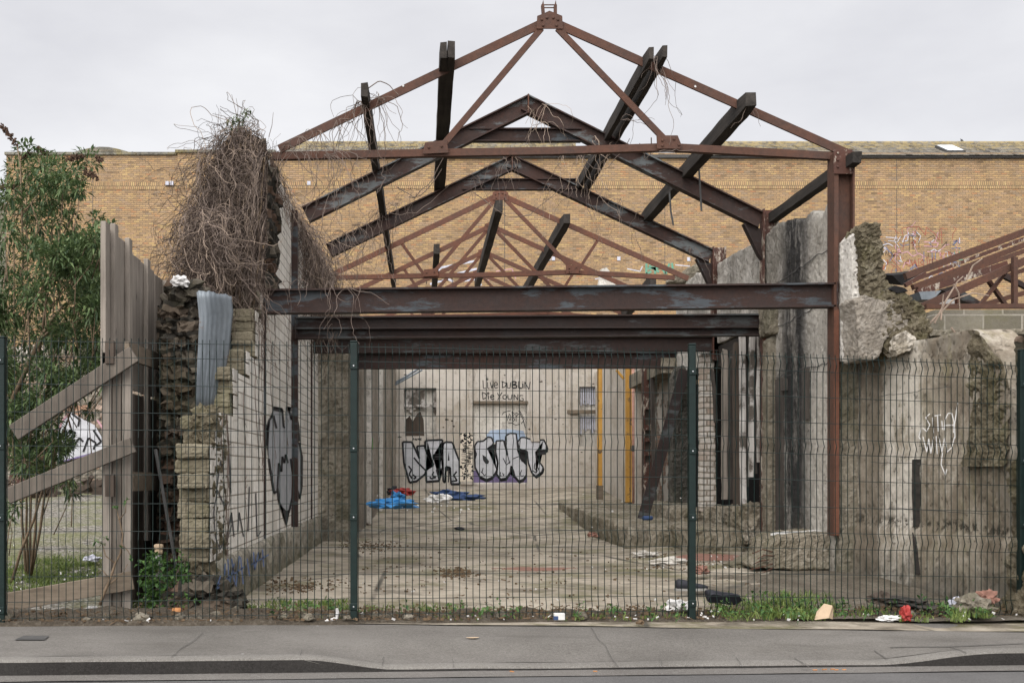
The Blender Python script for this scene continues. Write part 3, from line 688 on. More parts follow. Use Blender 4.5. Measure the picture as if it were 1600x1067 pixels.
def portal(label, Y, ap, le, re, web, collar, cz, zl, zr, colmat):
    t = thing('portal_frame', label, 'portal frame', 'steel portal frames')
    def bar(nm, a, b_, h, wd, mat='rust_portal'):
        m = MB(); m.ibeam(a, b_, h, wd, .016, .011); return m.build(nm, mat, t)
    h = web
    A = at(*ap, Y); dz = Vector((0, 0, h / 2 * 1.1))
    L_ = at(*le, Y); R_ = at(*re, Y)
    e1 = (A - L_).normalized() * h * .24; e2 = (A - R_).normalized() * h * .24; dy = Vector((0, .005, 0))
    bar('rafter', A - dz + e1, L_ - dz, h, .13); bar('rafter', A - dz + e2 + dy, R_ - dz + dy, h, .134)
    m = MB(); m.box((A.x - .008, Y - .07, A.z - h * 1.12), (A.x + .008, Y + .07, A.z + .004)); m.build('apex_plate', 'rust_truss', t)
    dy = Vector((0, .022, 0)); bar('collar_beam', at(collar[0], cz, Y) + dy, at(collar[1], cz, Y) + dy, .165, .1, 'rust_dark')
    for (x, w_, zz, mat, ztop) in ((zl[0], .1, zl[1], 'rust_dark', L_.z - .06), (zr[0], .19, zr[1], colmat, R_.z + .02)):
        X = at(x, 0, Y).x; m = MB()
        if w_ > .15:
            m.box((X, Y - .08, zz), (X + .016, Y + .08, ztop)); m.box((X + .0165, Y - .006, zz), (X + w_ - .0165, Y + .006, ztop)); m.box((X + w_ - .016, Y - .08, zz), (X + w_, Y + .08, ztop))
        else: m.box((X - .09, Y - .05, zz), (X + .035, Y + .05, ztop))
        m.build('column', mat, t)
    X = at(zr[0], 0, Y).x; z = R_.z - h * 1.1
    m = MB(); m.prism([(X - .003, Y - .006, z), (X - .003, Y - .006, z - .36), (X - .04, Y - .006, z - .30), (X - .22, Y - .006, z + .07), (X - .2, Y - .006, z + .13)], (0, .012, 0))
    m.prism([(X - .003, Y - .06, z - .36), (X - .04, Y - .06, z - .30), (X - .22, Y - .06, z + .07), (X - .235, Y - .06, z + .07), (X - .05, Y - .06, z - .31), (X - .003, Y - .06, z - .375)], (0, .12, 0))
    m.build('knee_bracket', 'rust_black', t)
    return t
portal('dark steel portal frame just behind the front truss, taller and nearer of two', Y2, (825, 150), (478, 322), (1189, 331), .205, (733, 908), 211, (461, .42), (1190, .35), 'rust_flaked')
portal('second steel portal frame, smaller in view and hung with dead vines', Y3, (800, 243), (514, 380), (1111, 389), .20, (722, 900), 288, (484, .1), (1112, 2.72), 'rust_flaked')
b = MB(); X = at(1190, 0, Y2).x; b.box((X - .004, Y2 - .096, .75), (X + .035, Y2 - .082, at(0, 525, Y2).z)); 
b.build('flange_edge', 'rust_red', [o for o in bpy.data.objects if o.name == 'portal_frame'][0])

# ------------------------------------------------------------------ charred purlins
def timber(name, label, p, q, w_, h_, group, gap=None, mat='charred', cat='timber purlin'):
    t = None; p = Vector(p); q = Vector(q)
    m = MB(); N = 16
    offs = [0] if not gap else [-gap, gap]
    for o in offs:
        pr = []
        for i in range(N + 1):
            f_ = i / N; c = p + (q - p) * f_ + Vector((o + .006 * nz(i, o, 1, .9), 0, .008 * nz(i, 3 + o, 2, .7)))
            e = 1 - .25 * (R() if i in (0, N) else 0)
            ww = w_ / 2 * (1 - .12 * abs(nz(i, 1 + o, 5, 1.7))) * e; hh = h_ / 2 * (1 - .18 * abs(nz(i, 4 + o, 7, 1.3))) * e
            if i in (0, N) : c = c + Vector((0, U(-.06, .06), 0))
            pr.append([m.bm.verts.new(c + Vector((sx * ww, U(-.02, .02), sz * hh))) for sx, sz in ((-1, -1), (1, -1), (1, 1), (-1, 1))])
        for i in range(N):
            for k in range(4): m.bm.faces.new((pr[i][k], pr[i][(k + 1) % 4], pr[i + 1][(k + 1) % 4], pr[i + 1][k]))
        m.bm.faces.new(pr[0][::-1]); m.bm.faces.new(pr[-1])
    return tag(m.build(name, mat), label, cat, group)
gp = 'charred roof purlins on the steel frames'
def purlin(label, x, y, Yend, w_=.15, h_=.2, gap=None, Ys=Y1 - .35, dx=0, dz=0):
    p = at(x, y, Y1); z = p.z
    return timber('roof_purlin', label, (p.x, Ys, z), (p.x + dx, Yend, z + dz), w_, h_, gp, gap)
purlin('charred purlin wrapped in dead vine, leftmost of those on the front truss', 572, 158, 23.5, .085, .17)
purlin('thick charred purlin with a forked top, left of the front truss peak', 698, 98, 17.0, .08, .19, .0385)
purlin('split charred purlin of two planks, right of the front truss peak', 1018, 100, 17.0, .062, .15, .062)
purlin('charred purlin running down to the right from the right rafter of the front truss', 1160, 170, 17.0, .125, .17)
purlin('short weathered eaves timber below the right end of the front truss', 1322, 258, Y2 + .25, .10, .12, None, Y1 - .25)
pk = at(858, 62, Y1)
timber('ridge_timber', 'charred ridge timber running back under the rear truss peaks', (pk.x - .02, YA - .1, pk.z), (pk.x, YA + 3 * DY + .6, pk.z), .13, .2, gp)
p = at(880, 352, YA); timber('roof_purlin', 'charred purlin on the right rafters of the rear trusses', (p.x, YA - .5, p.z), (p.x, YA + 3 * DY, p.z), .13, .2, gp)
p = at(682, 396, YA + DY); timber('roof_purlin', 'short charred purlin on the left rafters of the rear trusses', (p.x, YA + DY - .4, p.z), (p.x, YA + 3 * DY, p.z), .12, .2, gp)
p = at(1068, 432, YA); timber('roof_purlin', 'charred timber end at the right eaves of the rear trusses', (p.x - .3, YA + 1, p.z + .1), (p.x, YA + 3 * DY, p.z), .14, .2, gp)

# ------------------------------------------------------------------ left block wall
XL = -1.62
t = thing('block_wall', 'white block wall on the left of the yard, its front end broken into steps', 'wall', None, (XL, 12, 0))
steps = [(8.73, 1.27), (8.95, 1.58), (9.79, 1.97), (10.5, 2.19), (11.1, 2.62), (11.45, 2.95), (11.72, 4.42)]
prof = [(17.9, .413)]; z0 = .413
prof.append((8.73 + .30, z0))
for (y, z) in steps:
    prof.append((y + .30, z0)); prof.append((y + .30, z)); z0 = z
prof = [prof[0]] + [p_ for i, p_ in enumerate(prof[1:]) if i == 0 or (Vector(p_) - Vector(prof[i])).length > 1e-4]
prof.append((17.9, 4.42))
o = side_slab('block_face', prof, XL, XL - .22, 'white_blocks', t)
b = MB(); z = .415; k = 0
while z < 4.35:
    yb = [y for (y, zz) in steps if z + .05 < zz][0]; k += 1
    j = U(-.035, .04) + (.05 if k % 2 else 0)
    x_ = XL - .008 + U(-.012, .006)
    b = MB(); b.box((x_ - .225 + U(-.04, .02), yb + j, z), (x_, yb + .31, z + .111), .006); rough(b.build('end_block', 'block_ends', t), .014, .014, .12)
    z += .113
b = MB()
z = .415; 
while z < 4.35:                                             # white face plaster kept on the end blocks
    yb = [y for (y, zz) in steps if z + .05 < zz][0]
    b = MB(); b.box((XL - .004, yb + U(.05, .12), z + .004), (XL + .003, yb + .296, z + .104)); b.build('plaster_skin', 'plaster_left', t); z += .113
o = side_slab('plinth', [(8.95, -.1), (8.92, .28), (9.0, .408), (17.9, .408), (17.9, -.1)], XL - .26, XL + .05, 'plinth', t); rough(o, .05, .04, .3)
# grey and black throw-up, faint black tag and blue tag on this wall
S1 = sideways(XL + .006); S2 = sideways(XL + .009); W3 = sc(400, 480, 2.96)
tg = fill('graffiti', [W3([(50, 570), (62, 520), (80, 500), (82, 465), (122, 470), (130, 540), (132, 700), (108, 700), (104, 760), (90, 870), (60, 700)]),
                  W3([(132, 560), (140, 460), (160, 465), (165, 520), (175, 520), (172, 900), (160, 940), (140, 940), (110, 910), (100, 830), (108, 700), (132, 700)]),
                  W3([(178, 640), (200, 630), (212, 690), (212, 830), (200, 880), (190, 840), (178, 720)])], S1, 'silver_dull', t)
lines('outline', [W3(q) for q in ([(50, 640), (50, 570), (62, 520), (82, 500), (95, 560)], [(82, 462), (122, 470), (128, 555), (135, 555)], [(140, 462), (162, 466)], [(150, 466), (165, 520), (185, 480), (198, 560), (200, 620)],
      [(180, 640), (200, 625), (213, 690), (212, 830), (203, 885), (190, 840), (180, 690), (185, 650)], [(100, 830), (106, 720), (118, 760), (122, 690), (132, 720), (138, 680), (148, 720)],
      [(160, 700), (172, 780), (168, 880), (152, 950)], [(60, 700), (85, 860), (95, 850)], [(100, 830), (108, 900), (125, 940)])], 3.0, S2, 'ink', tg)
fill('drip', [W3([(110, 910), (140, 940), (158, 935), (150, 960), (143, 1010), (136, 1000), (130, 960)]), W3([(80, 462), (122, 466), (124, 486), (84, 478)]), W3([(140, 460), (162, 464), (162, 480), (141, 478)]),
              W3([(50, 560), (66, 520), (60, 600), (56, 700)])], S2, 'ink', tg)
for q in ([[(351, 790), (340, 765), (334, 800), (337, 840), (344, 858), (350, 846)], [(352, 852), (362, 800), (366, 838)], [(356, 842), (362, 820)], [(372, 830), (374, 800), (381, 838)], [(390, 760), (388, 830)], [(400, 770), (402, 838), (408, 830)], [(345, 720), (338, 770)], [(358, 700), (361, 770)]]): lines('black_tag', [q], 1.6, S1, 'faded_ink', t)
SP = sideways(XL + .085)
lines('blue_tag', [[(345, 898), (338, 920), (350, 912)], [(352, 880), (349, 925)], [(356, 873), (358, 915), (366, 880)], [(362, 872), (368, 920), (374, 868)], [(376, 870), (380, 912)], [(338, 915), (382, 885)], [(386, 872), (390, 900)], [(396, 862), (398, 890), (404, 862)], [(392, 882), (420, 866)], [(410, 858), (412, 885)]], 2.2, SP, 'blue_paint', t)
for ch in t.children: ch.location = -t.location
# concrete pier and inner wall
t = frontal_slab('concrete_pier', [(496, 850), (497, 548), (520, 545), (545, 549), (547, 850)], 18.2, 19.6, 'conc_pier'); rough(t, .035, .03, .35)
tag(t, 'rough grey brown concrete pier at the far end of the white block wall', 'pier')
b = MB(); A_ = (-1.14, 18.35); B_ = (-.66, 29)
b.prism([(A_[0], A_[1], -.1), (B_[0], B_[1], -.1), (B_[0] - .3, B_[1], -.1), (A_[0] - .3, A_[1], -.1)], (0, 0, 3.9))
t = b.build('inner_wall', 'side_plaster'); rough(t, .05, .025, .4)
tag(t, 'stained pale plaster wall receding on the left beyond the concrete pier', 'wall')
b = MB()
for (x, w_, y) in ((566, 3, 21), (580, 3, 23.6)):
    p = at(x, 800, y); b.box((A_[0] + (y - 18.35) * .045 - .02, y, .15), (A_[0] + (y - 18.35) * .045 + .09, y + .2, 3.4), .01)
bevel(b.build('pilaster_strip', 'conc_white', t), .01)
b = MB(); MP = frontal(21.0)
b.box(tuple(at(578, 702, 22)), tuple(at(582.5, 684, 22.02))); b.build('paint_patch', 'bright_green', t)

# ------------------------------------------------------------------ white back wall
YB = 29.0
t = thing('back_wall', 'white plastered wall closing the yard at the back, covered in graffiti', 'wall', None, at(760, 765, YB))
Lo = t.location
def bw(x0, x1, y0, y1, name='wall_face', mat='back_plaster', ya=YB, yb=YB + .3):
    m = MB(); a = at(x0, y1, YB); c = at(x1, y0, YB)
    m.box((a.x - Lo.x, ya - Lo.y, a.z - Lo.z), (c.x - Lo.x, yb - Lo.y, c.z - Lo.z)); return m.build(name, mat, t)
m = MB()
def bb(m, x0, x1, y0, y1, ya=YB, yb=YB + .3):
    a = at(x0, y1, YB); c = at(x1, y0, YB); m.box((a.x - Lo.x, ya - Lo.y, a.z - Lo.z), (c.x - Lo.x, yb - Lo.y, c.z - Lo.z))
TOP = 515
for (x0, x1, y0, y1) in ((585, 631, TOP, 782), (631.01, 682, TOP, 606), (631.01, 682, 681, 782), (682.01, 740, TOP, 782), (740.01, 824, TOP, 629), (740.01, 824, 756, 782), (824.01, 888, TOP, 782),
                         (888.01, 985, TOP, 604), (888.01, 985, 697, 782), (888.01, 905, 604.01, 696.9), (985.01, 1075, TOP, 782)): bb(m, x0, x1, y0, y1)
m.build('wall_face', 'back_plaster', t)
for x0, x1 in ((719.5, 739.5), (888, 891), (829, 843), (985, 1005)):
    m = MB(); bb(m, x0, x1, TOP, 690 if x0 > 800 else 757, YB - .05, YB - .002); bevel(m.build('pilaster', 'back_plaster', t), .01)
m = MB(); bb(m, 585, 1075, 760, 785, YB - .05, YB - .002); o = m.build('foot_render', 'side_plaster', t); rough(o, .06, .05, .4)
bw(735, 830, 625, 760, 'bricked_doorway', 'conc_white', YB + .09, YB + .2)
m = MB(); bb(m, 739, 825, 626.5, 630.5, YB - .03, YB + .08); m.build('lintel', 'wood_rail', t)
wn = bw(627, 686, 602, 685, 'window', 'conc_white', YB + .22, YB + .26)
m = MB(); x = 634.0
while x < 681:
    if R() < .8: bb(m, x, x + 5.6, 607, 640 + U(-3, 6), YB + .12 + U(0, .02), YB + .15)
    if x > 664 and R() < .8: bb(m, x, x + 5.6, 646, 681 - U(0, 6), YB + .12 + U(0, .02), YB + .15)
    x += 6
m.build('shutter_slat', 'wood_white', wn)
m = MB(); bb(m, 630, 682, 632, 635.5, YB + .06, YB + .10); m.build('rail', 'wood_white', wn)
m = MB(); a = at(634, 681, YB); 
m.prism([at(x, y, YB + .2) - Lo for x, y in ((633, 682), (634, 655), (640, 650), (645, 658), (652, 646), (657, 643), (662, 656), (663, 682))], (0, .02, 0)); m.build('dark_hole_fill', 'wood_dark', wn)  # dark brown cut-out standing in for the hole in the window
wn = bw(902, 990, 600, 700, 'window', 'conc_white', YB + .16, YB + .2)
for ya, yb_, jj in ((604.5, 632, 2), (650, 676, 8)):
    m = MB()
    for k in range(20): bb(m, 908 + k * 3.55, 909.9 + k * 3.55, ya, yb_ + U(-jj, jj), YB + .10, YB + .159)
    m.build('corrugation', 'pale_line', wn)
m = MB(); bb(m, 886, 992, 640.5, 646.5, YB - .07, YB - .003); bevel(m.build('timber_ledge', 'wood_rail', t), .008)
FW = lambda d: (lambda px, py: at(px, py, YB) - Lo + Vector((0, d, 0)))
# lettering
T = sc(740, 580, 5.615)
def circ(cx, cy, r, n=10): return [(cx + r * math.cos(i * 2 * math.pi / n), cy + r * math.sin(i * 2 * math.pi / n)) for i in range(n + 1)]
txt = [[(82, 78), (85, 150), (107, 148)], [(122, 95), (124, 150)], circ(120, 70, 7), [(145, 95), (160, 150), (173, 92)], [(180, 126), (211, 120), (204, 98), (186, 98), (178, 124), (190, 148), (213, 142)],
       [(252, 90), (252, 146), (278, 132), (286, 106), (246, 88)], [(292, 100), (295, 145), (319, 148), (326, 96)], [(340, 90), (340, 148), (376, 145), (379, 124), (345, 118), (372, 108), (371, 92), (336, 90)],
       [(395, 86), (397, 148), (423, 146)], [(431, 105), (432, 148)], [(427, 92), (436, 92)], [(450, 150), (448, 93), (485, 158), (496, 93)],
       [(78, 183), (82, 245), (108, 232), (118, 206), (76, 182)], [(128, 210), (130, 246)], circ(128, 192, 7), [(150, 228), (179, 222), (172, 205), (154, 210), (148, 230), (160, 247), (183, 240)],
       [(208, 190), (226, 222)], [(251, 184), (226, 222), (211, 252)], circ(273, 226, 18), [(300, 205), (303, 243), (331, 248), (336, 204)], [(355, 251), (355, 205), (388, 251), (388, 202)],
       [(435, 213), (410, 210), (399, 235), (411, 260), (435, 258), (436, 238), (420, 238)]]
lines('handwritten_text', [T(q) for q in txt], 1.25, FW(-.006), 'ink', t)
lines('heavy_letter', [T(q) for q in ([(340, 90), (340, 148), (376, 145), (379, 124), (345, 118), (372, 108), (371, 92), (336, 90)], [(397, 88), (397, 148), (423, 146)], [(431, 105), (432, 148)])], 2.0, FW(-.008), 'ink', t)
tag_t = [[(250, 382), (268, 356), (330, 343)], [(284, 350), (300, 424), (296, 430)], [(315, 372), (308, 405), (322, 430), (332, 400), (318, 372)], [(340, 350), (344, 440), (366, 425), (346, 395), (362, 375), (340, 352)],
         [(372, 360), (376, 440)], [(372, 362), (398, 372), (376, 396)], [(398, 345), (440, 430), (455, 492)], [(410, 350), (448, 420), (420, 460)], [(305, 455), (340, 452), (370, 470), (410, 462)]]
lines('tag', [T(q) for q in tag_t], 1.0, FW(.086), 'ink', t)
# SMT
Sp = [(12, 650), (35, 615), (85, 612), (125, 575), (160, 580), (176, 625), (168, 645), (122, 680), (160, 700), (195, 735), (212, 800), (205, 870), (170, 925), (115, 950), (55, 920), (15, 840), (12, 770), (25, 725), (12, 690)]
Mp = [(200, 610), (265, 605), (285, 680), (300, 735), (280, 620), (285, 565), (320, 542), (375, 545), (384, 610), (392, 700), (420, 770), (475, 830), (470, 900), (440, 945), (400, 962), (365, 920), (345, 850), (330, 830), (325, 880), (290, 935), (240, 945), (205, 900), (215, 800), (195, 700)]
Tp = [(385, 620), (415, 580), (450, 580), (540, 610), (615, 600), (645, 660), (640, 690), (545, 705), (550, 760), (610, 840), (600, 880), (545, 920), (510, 890), (480, 800), (470, 700), (400, 680)]
def shift(p, dx, dy): return [(x + dx, y + dy) for x, y in p]
D = .084                                              # on the recessed doorway
gr = fill('graffiti', [T(shift(q, dx, dy)) for q in (Sp, Mp) for dx, dy in ((-7, 8), (2, 24), (-3, 16))], FW(D), 'ink', t)
lines('backdrop_edge', [T([(12, 880), (474, 905)])], .5, FW(D + .004), 'purple', gr)
fill('backdrop', [T([(2, 870), (475, 850), (475, 975), (2, 975)])], FW(D + .004), 'purple', gr)
fill('blue_haze', [T([(110, 560), (150, 515), (300, 505), (440, 520), (470, 600), (420, 640), (130, 620)])], FW(D + .005), 'sky_blue', gr)
fill('silver_fill', [T(Sp), T(Mp)], FW(D - .004), 'silver', gr)
lines('outline', [T(q + [q[0]]) for q in (Sp, Mp)], 2.4, FW(D - .007), 'ink', gr)
fill('counter', [T([(78, 730), (110, 750), (138, 790), (130, 812), (105, 808), (85, 780)]), T([(120, 680), (190, 635), (196, 695), (150, 692)]), T([(385, 690), (440, 700), (470, 720), (475, 825), (430, 780)])], FW(D - .007), 'ink', gr)
lines('flame_mark', [T(q) for q in ([(85, 845), (75, 885), (95, 915), (112, 900)], [(66, 880), (92, 905)], [(228, 890), (240, 885), (232, 912), (246, 915)], [(256, 890), (264, 915), (270, 900)], [(425, 865), (410, 900), (425, 925), (440, 910)],
      [(340, 770), (400, 745), (430, 795)], [(300, 735), (320, 810)], [(260, 760), (290, 820), (325, 790)])], 1.3, FW(D - .008), 'ink', gr)
g2 = fill('graffiti', [T(shift(Tp, dx, dy)) for dx, dy in ((6, 22), (12, 16), (2, 10))], FW(-.004), 'ink', t)
fill('silver_fill', [T(Tp)], FW(-.008), 'silver', g2); lines('outline', [T(Tp + [Tp[0]])], 2.4, FW(-.011), 'ink', g2)
fill('counter', [T([(545, 706), (640, 692), (632, 728), (548, 738)])], FW(-.011), 'ink', g2)
lines('flame_mark', [T(q) for q in ([(540, 800), (530, 850), (560, 870), (545, 890), (520, 870)], [(560, 840), (575, 870)])], 1.4, FW(-.012), 'ink', g2)
# NFA
Q = sc(610, 660, 9.7)
N1 = [(185, 295), (325, 295), (440, 545), (400, 360), (515, 350), (545, 440), (650, 640), (545, 715), (525, 780), (400, 885), (290, 905), (205, 610)]
E1 = [(525, 285), (560, 270), (790, 262), (785, 480), (650, 495), (650, 545), (780, 550), (795, 700), (700, 710), (745, 880), (545, 895), (540, 720), (655, 640), (530, 400)]
A1 = [(800, 320), (840, 295), (940, 300), (1000, 470), (1045, 580), (1050, 930), (920, 930), (905, 680), (840, 670), (830, 900), (800, 890), (790, 430)]
g3 = fill('graffiti', [Q(shift(q, dx, dy)) for q in (N1, E1, A1) for dx, dy in ((-5, 12), (2, 22))], FW(-.004), 'ink', t)
fill('silver_fill', [Q(q) for q in (N1, E1, A1)], FW(-.008), 'silver', g3)
lines('outline', [Q(q + [q[0]]) for q in (N1, E1, A1)], 3.0, FW(-.011), 'ink', g3)
fill('counter', [Q([(885, 440), (897, 578), (868, 576)]), Q([(650, 490), (780, 480), (780, 552), (650, 548)]), Q([(832, 668), (912, 668), (902, 730), (836, 735)]), Q([(826, 735), (846, 735), (842, 905), (826, 905)]), Q([(876, 735), (896, 735), (886, 905), (870, 905)])], FW(-.011), 'ink', g3)
lines('flame_mark', [Q(q) for q in ([(275, 655), (300, 695), (322, 712), (285, 785), (330, 850)], [(340, 790), (392, 830), (350, 855)], [(355, 530), (420, 610), (530, 720)], [(655, 740), (635, 800), (690, 830), (610, 850), (600, 820)], [(1005, 740), (960, 800), (1010, 880), (930, 890)])], 2.6, FW(-.012), 'ink', g3)
lines('tag', [Q(q) for q in ([(330, 262), (345, 235), (362, 250), (342, 262)], [(372, 275), (382, 240), (395, 272), (408, 238)], [(416, 262), (430, 238), (438, 270)], [(472, 236), (448, 246), (470, 260), (452, 272)])], 1.1, FW(-.004), 'ink', t)
g4 = fill('graffiti', [Q([(1055, 150), (1258, 150), (1258, 890), (1055, 890)])], FW(-.0545), 'cream', t)
b = MB(); DW = FW(-.058)
for k in range(90):
    cx = U(1065, 1248); cy = U(160, 320) if k % 2 else U(650, 860); r = U(6, 19)
    b.face([DW(*Q([(cx + r * math.cos(a) * U(.7, 1.2), cy + r * math.sin(a) * U(.8, 1.2))])[0]) for a in [i * math.pi / 4 for i in range(8)]])
for k in range(46):
    x = U(1062, 1185); y = 335 + k * 6.6
    b.stroke(Q([(x, y), (x + U(25, 35), y + U(-9, 9)), (min(1250, x + U(50, 70)), y + U(-6, 12))]), U(.5, 1.4), DW)
b.build('black_spots', 'ink', g4, recalc=False)
# bare patches of plaster fallen off the back wall
b = MB()
for k in range(70):
    x = U(600, 985); y = U(580, 764); r = U(.6, 2.6) * (2.2 if R() < .12 else 1)
    if 627 < x < 690 and 600 < y < 690 or 740 < x < 826 and 626 < y < 760 or x > 886 and 600 < y < 700 or 626 < x < 740 and y > 680: continue
    b.face([FW(-.003)(x + r * math.cos(a) * U(.5, 1.5), y + r * .6 * math.sin(a) * U(.5, 1.3)) for a in [i * math.pi / 5 for i in range(10)]])
b.build('bare_patch', 'wood_dark', t)
lines('pipe', [[(602, 603), (640, 583), (662, 577)], [(606, 606), (650, 583)]], 2.4, FW(-.12), 'galvanised', t)
b = MB(); b.tube([at(601, 607, YB - .3), at(632, 590, YB - .3), at(664, 570, YB - .3)], .03); b.tube([at(607, 607, YB - .34), at(660, 578, YB - .34)], .025)
tag(b.build('fallen_gutter', 'galvanised'), 'bent grey gutter pipe hanging across the top left of the back wall', 'gutter')
bpy.data.objects.remove([o for o in bpy.data.objects if o.name == 'pipe'][0])

# ------------------------------------------------------------------ right wall of the yard
XR = 4.25
t = thing('burnt_wall', 'soot streaked concrete wall on the right between the two nearest steel columns', 'wall', None, (XR, 13, 0))
pr = [(11.9, .0), (11.9, 3.88), (12.1, 3.94), (12.25, 3.84), (12.6, 3.95), (12.9, 3.9), (13.2, 4.0), (13.85, 4.08), (14.45, 4.0), (14.5, 2.9), (14.5, 0)]
o = side_slab('wall_face', pr, XR, XR + .17, 'conc_burnt', t); rough(o, .03, .022, .3)
for y0, y1 in ((442, 388), (512, 470), (590, 565)): lines('wall_crack', [[(1212 + k * 6, y0 + (y1 - y0) * k / 14 + U(-3, 3)) for k in range(15)]], 1.3, sideways(XR - .012), 'iron', t)
o = side_slab('pilaster', [(13.75, 2.75), (13.75, 3.35), (14.22, 3.35), (14.22, 2.75)], XR - .10, XR + .1, 'conc_pier', t); rough(o, .03, .04, .2)
b = MB()
for (x, y0, y1, wd) in ((1266, 575, 655, .05), (1226, 590, 830, .09), (1231, 590, 610, .05)):
    Y = XR * F / (x - VX); b.box((XR - .05, Y, at(0, y1, Y).z), (XR + .03, Y + wd * 2, at(0, y0, Y).z), .01)
b.build('charred_stud', 'charred_post', t)
for ch in t.children: ch.location = -t.location
o = frontal_slab('concrete_pier', [(1199, 848), (1200, 532), (1210, 524), (1232, 526), (1236, 560), (1232, 640), (1236, 850)], 13.85, 14.1, 'conc_pier'); rough(o, .03, .022, .25)
tag(o, 'greenish concrete pier under the right end of the second long beam', 'pier')
o = frontal_slab('concrete_pier', [(1313, 900), (1313, 484), (1338, 482), (1341, 560), (1345, 640), (1346, 900)], 11.75, 11.93, 'conc_pier'); rough(o, .03, .025, .25)
tag(o, 'tall concrete pier right of the rusty front column, cracked down its right side', 'pier')
# broken front end
t = thing('broken_wall', 'broken end of the concrete wall standing above the right of the fence', 'wall', None, at(1380, 560, 11.4))
def rel(o_): o_.location = o_.location - t.location
o = frontal_slab('white_face', [(1331, 370), (1345, 355), (1348, 400), (1357, 462), (1357, 560), (1331, 560)], 11.4, 11.75, 'conc_white', t); rough(o, .025, .02, .2); rel(o)
o = frontal_slab('broken_edge', [(1346, 354), (1353, 349), (1372, 351), (1375, 372), (1377, 392), (1373, 410), (1378, 425), (1385, 438), (1397, 452), (1400, 520), (1362, 560), (1358, 480), (1350, 410)], 11.25, 11.65, 'broken', t); rough(o, .018, .06, .12); rel(o)
o = frontal_slab('fallen_lump', [(1385, 452), (1415, 462), (1440, 478), (1453, 512), (1449, 530), (1434, 535), (1425, 545), (1404, 552), (1385, 540)], 10.95, 11.6, 'broken', t); rough(o, .018, .08, .14); rel(o)
o = frontal_slab('concrete_lump', [(1334, 467), (1350, 461), (1380, 470), (1409, 466), (1418, 495), (1421, 512), (1402, 521), (1385, 526), (1372, 560), (1342, 562), (1341, 500)], 10.95, 11.35, 'side_plaster', t); rough(o, .018, .03, .2); rel(o)
o = frontal_slab('concrete_lump', [(1400, 525), (1418, 518), (1433, 527), (1424, 546), (1404, 554), (1396, 545)], 10.85, 11.1, 'conc_front', t); rough(o, .018, .03, .15); rel(o)
b = MB(); b.prism([at(x, y, 11.25) - t.location for x, y in ((1378, 535), (1400, 528), (1402, 545), (1380, 549))], (0, .2, 0)); b.build('painted_hollow', 'void', t)  # solid black blocks, here and below, painting in shaded hollows
b = MB(); b.prism([at(x, y, 10.93) - t.location for x, y in ((1390, 452), (1398, 446), (1414, 450), (1419, 455), (1402, 458))], (0, .3, 0)); b.build('painted_hollow', 'void', t)
# long stained wall behind the right fence panel
plan = [(4.42, 11.82), (4.50, 11.62), (4.56, 11.2), (4.68, 10.6), (4.73, 9.9), (4.76, 9.35), (4.80, 8.75)]
def planpt(u):
    u *= len(plan) - 1; i = min(int(u), len(plan) - 2); f_ = u - i
    return Vector((plan[i][0] + (plan[i + 1][0] - plan[i][0]) * f_, plan[i][1] + (plan[i + 1][1] - plan[i][1]) * f_, 0))
def topz(y): return 2.33 + .03 * nz(y, 2, 0, 2) - .25 * smooth(9.9, 9.45, y) - .55 * smooth(9.5, 9.2, y)
def strip_wall(name, u0, u1, mat, th, bot, top, parent=None, n=110, m=70, off=0.0, na=.012):
    bm = bmesh.new(); fr = []; bk = []
    for i in range(n + 1):
        p = planpt(u0 + (u1 - u0) * i / n); zt_ = top(p.y); r = []
        for j in range(m + 1):
            z = bot + (zt_ - bot) * j / m
            e = na * nz(p.y, z, 3, 1.5) + na * .8 * nz(p.y, z, 8, 9) + (na * .7 * abs(nz(p.y, z, 5, 22)) if na > .04 else 0) + (.03 * nz(p.y, z, 4, 14) if j == m else 0)
            band = smooth(.62, .52, z + .08 * nz(p.y, 0, 2, 2)) * .035 + smooth(1.18, 1.14, z) * .012 + .025 * smooth(.12, .04, z)
            r.append(bm.verts.new((p.x + off - band + e, p.y, z)))
        fr.append(r); bk.append(bm.verts.new((p.x + off + th, p.y, zt_))), 
    for i in range(n):
        for j in range(m): bm.faces.new((fr[i][j], fr[i + 1][j], fr[i + 1][j + 1], fr[i][j + 1]))
        bm.faces.new((fr[i][m], fr[i + 1][m], bk[i + 1], bk[i]))
    s_ = MB(); s_.bm.free(); s_.bm = bm
    return s_.build(name, mat, parent, True)
t = strip_wall('stained_wall', 0, 1, 'conc_front', .3, -.1, topz)
tag(t, 'long stained concrete wall behind the right fence panel, marked with a white tag', 'wall')
o = strip_wall('broken_edge', .66, .84, 'broken', .3, 1.15, lambda y: topz(y) - .02 + .12 * nz(y, 5, 0, 3), t, 90, 130, -.03, .07)
o = strip_wall('broken_edge', .86, 1, 'broken', .3, -.1, lambda y: 1.2 + .1 * nz(y, 5, 0, 3), t, 90, 130, -.04, .08)
o = strip_wall('rubble_face', .84, 1, 'dark_rubble', .3, 1.1, lambda y: 2.2, t, 40, 40, .03, .05)
def wallmark(off):
    def f(px, py):
        k = (px - VX) / F
        for (x0, y0), (x1, y1) in zip(plan[:-1], plan[1:]):
            d = (x1 - x0) - k * (y1 - y0); u = (k * y0 - x0) / d
            if -1e-6 <= u <= 1 + 1e-6:
                Y = y0 + (y1 - y0) * u; return Vector((k * Y - off, Y - off * .2, H - (py - VY) * Y / F))
        return at(px, py, 9)
    return f
WT = wallmark(.055); W4 = sc(1360, 540, 2.425)
b = MB(); 
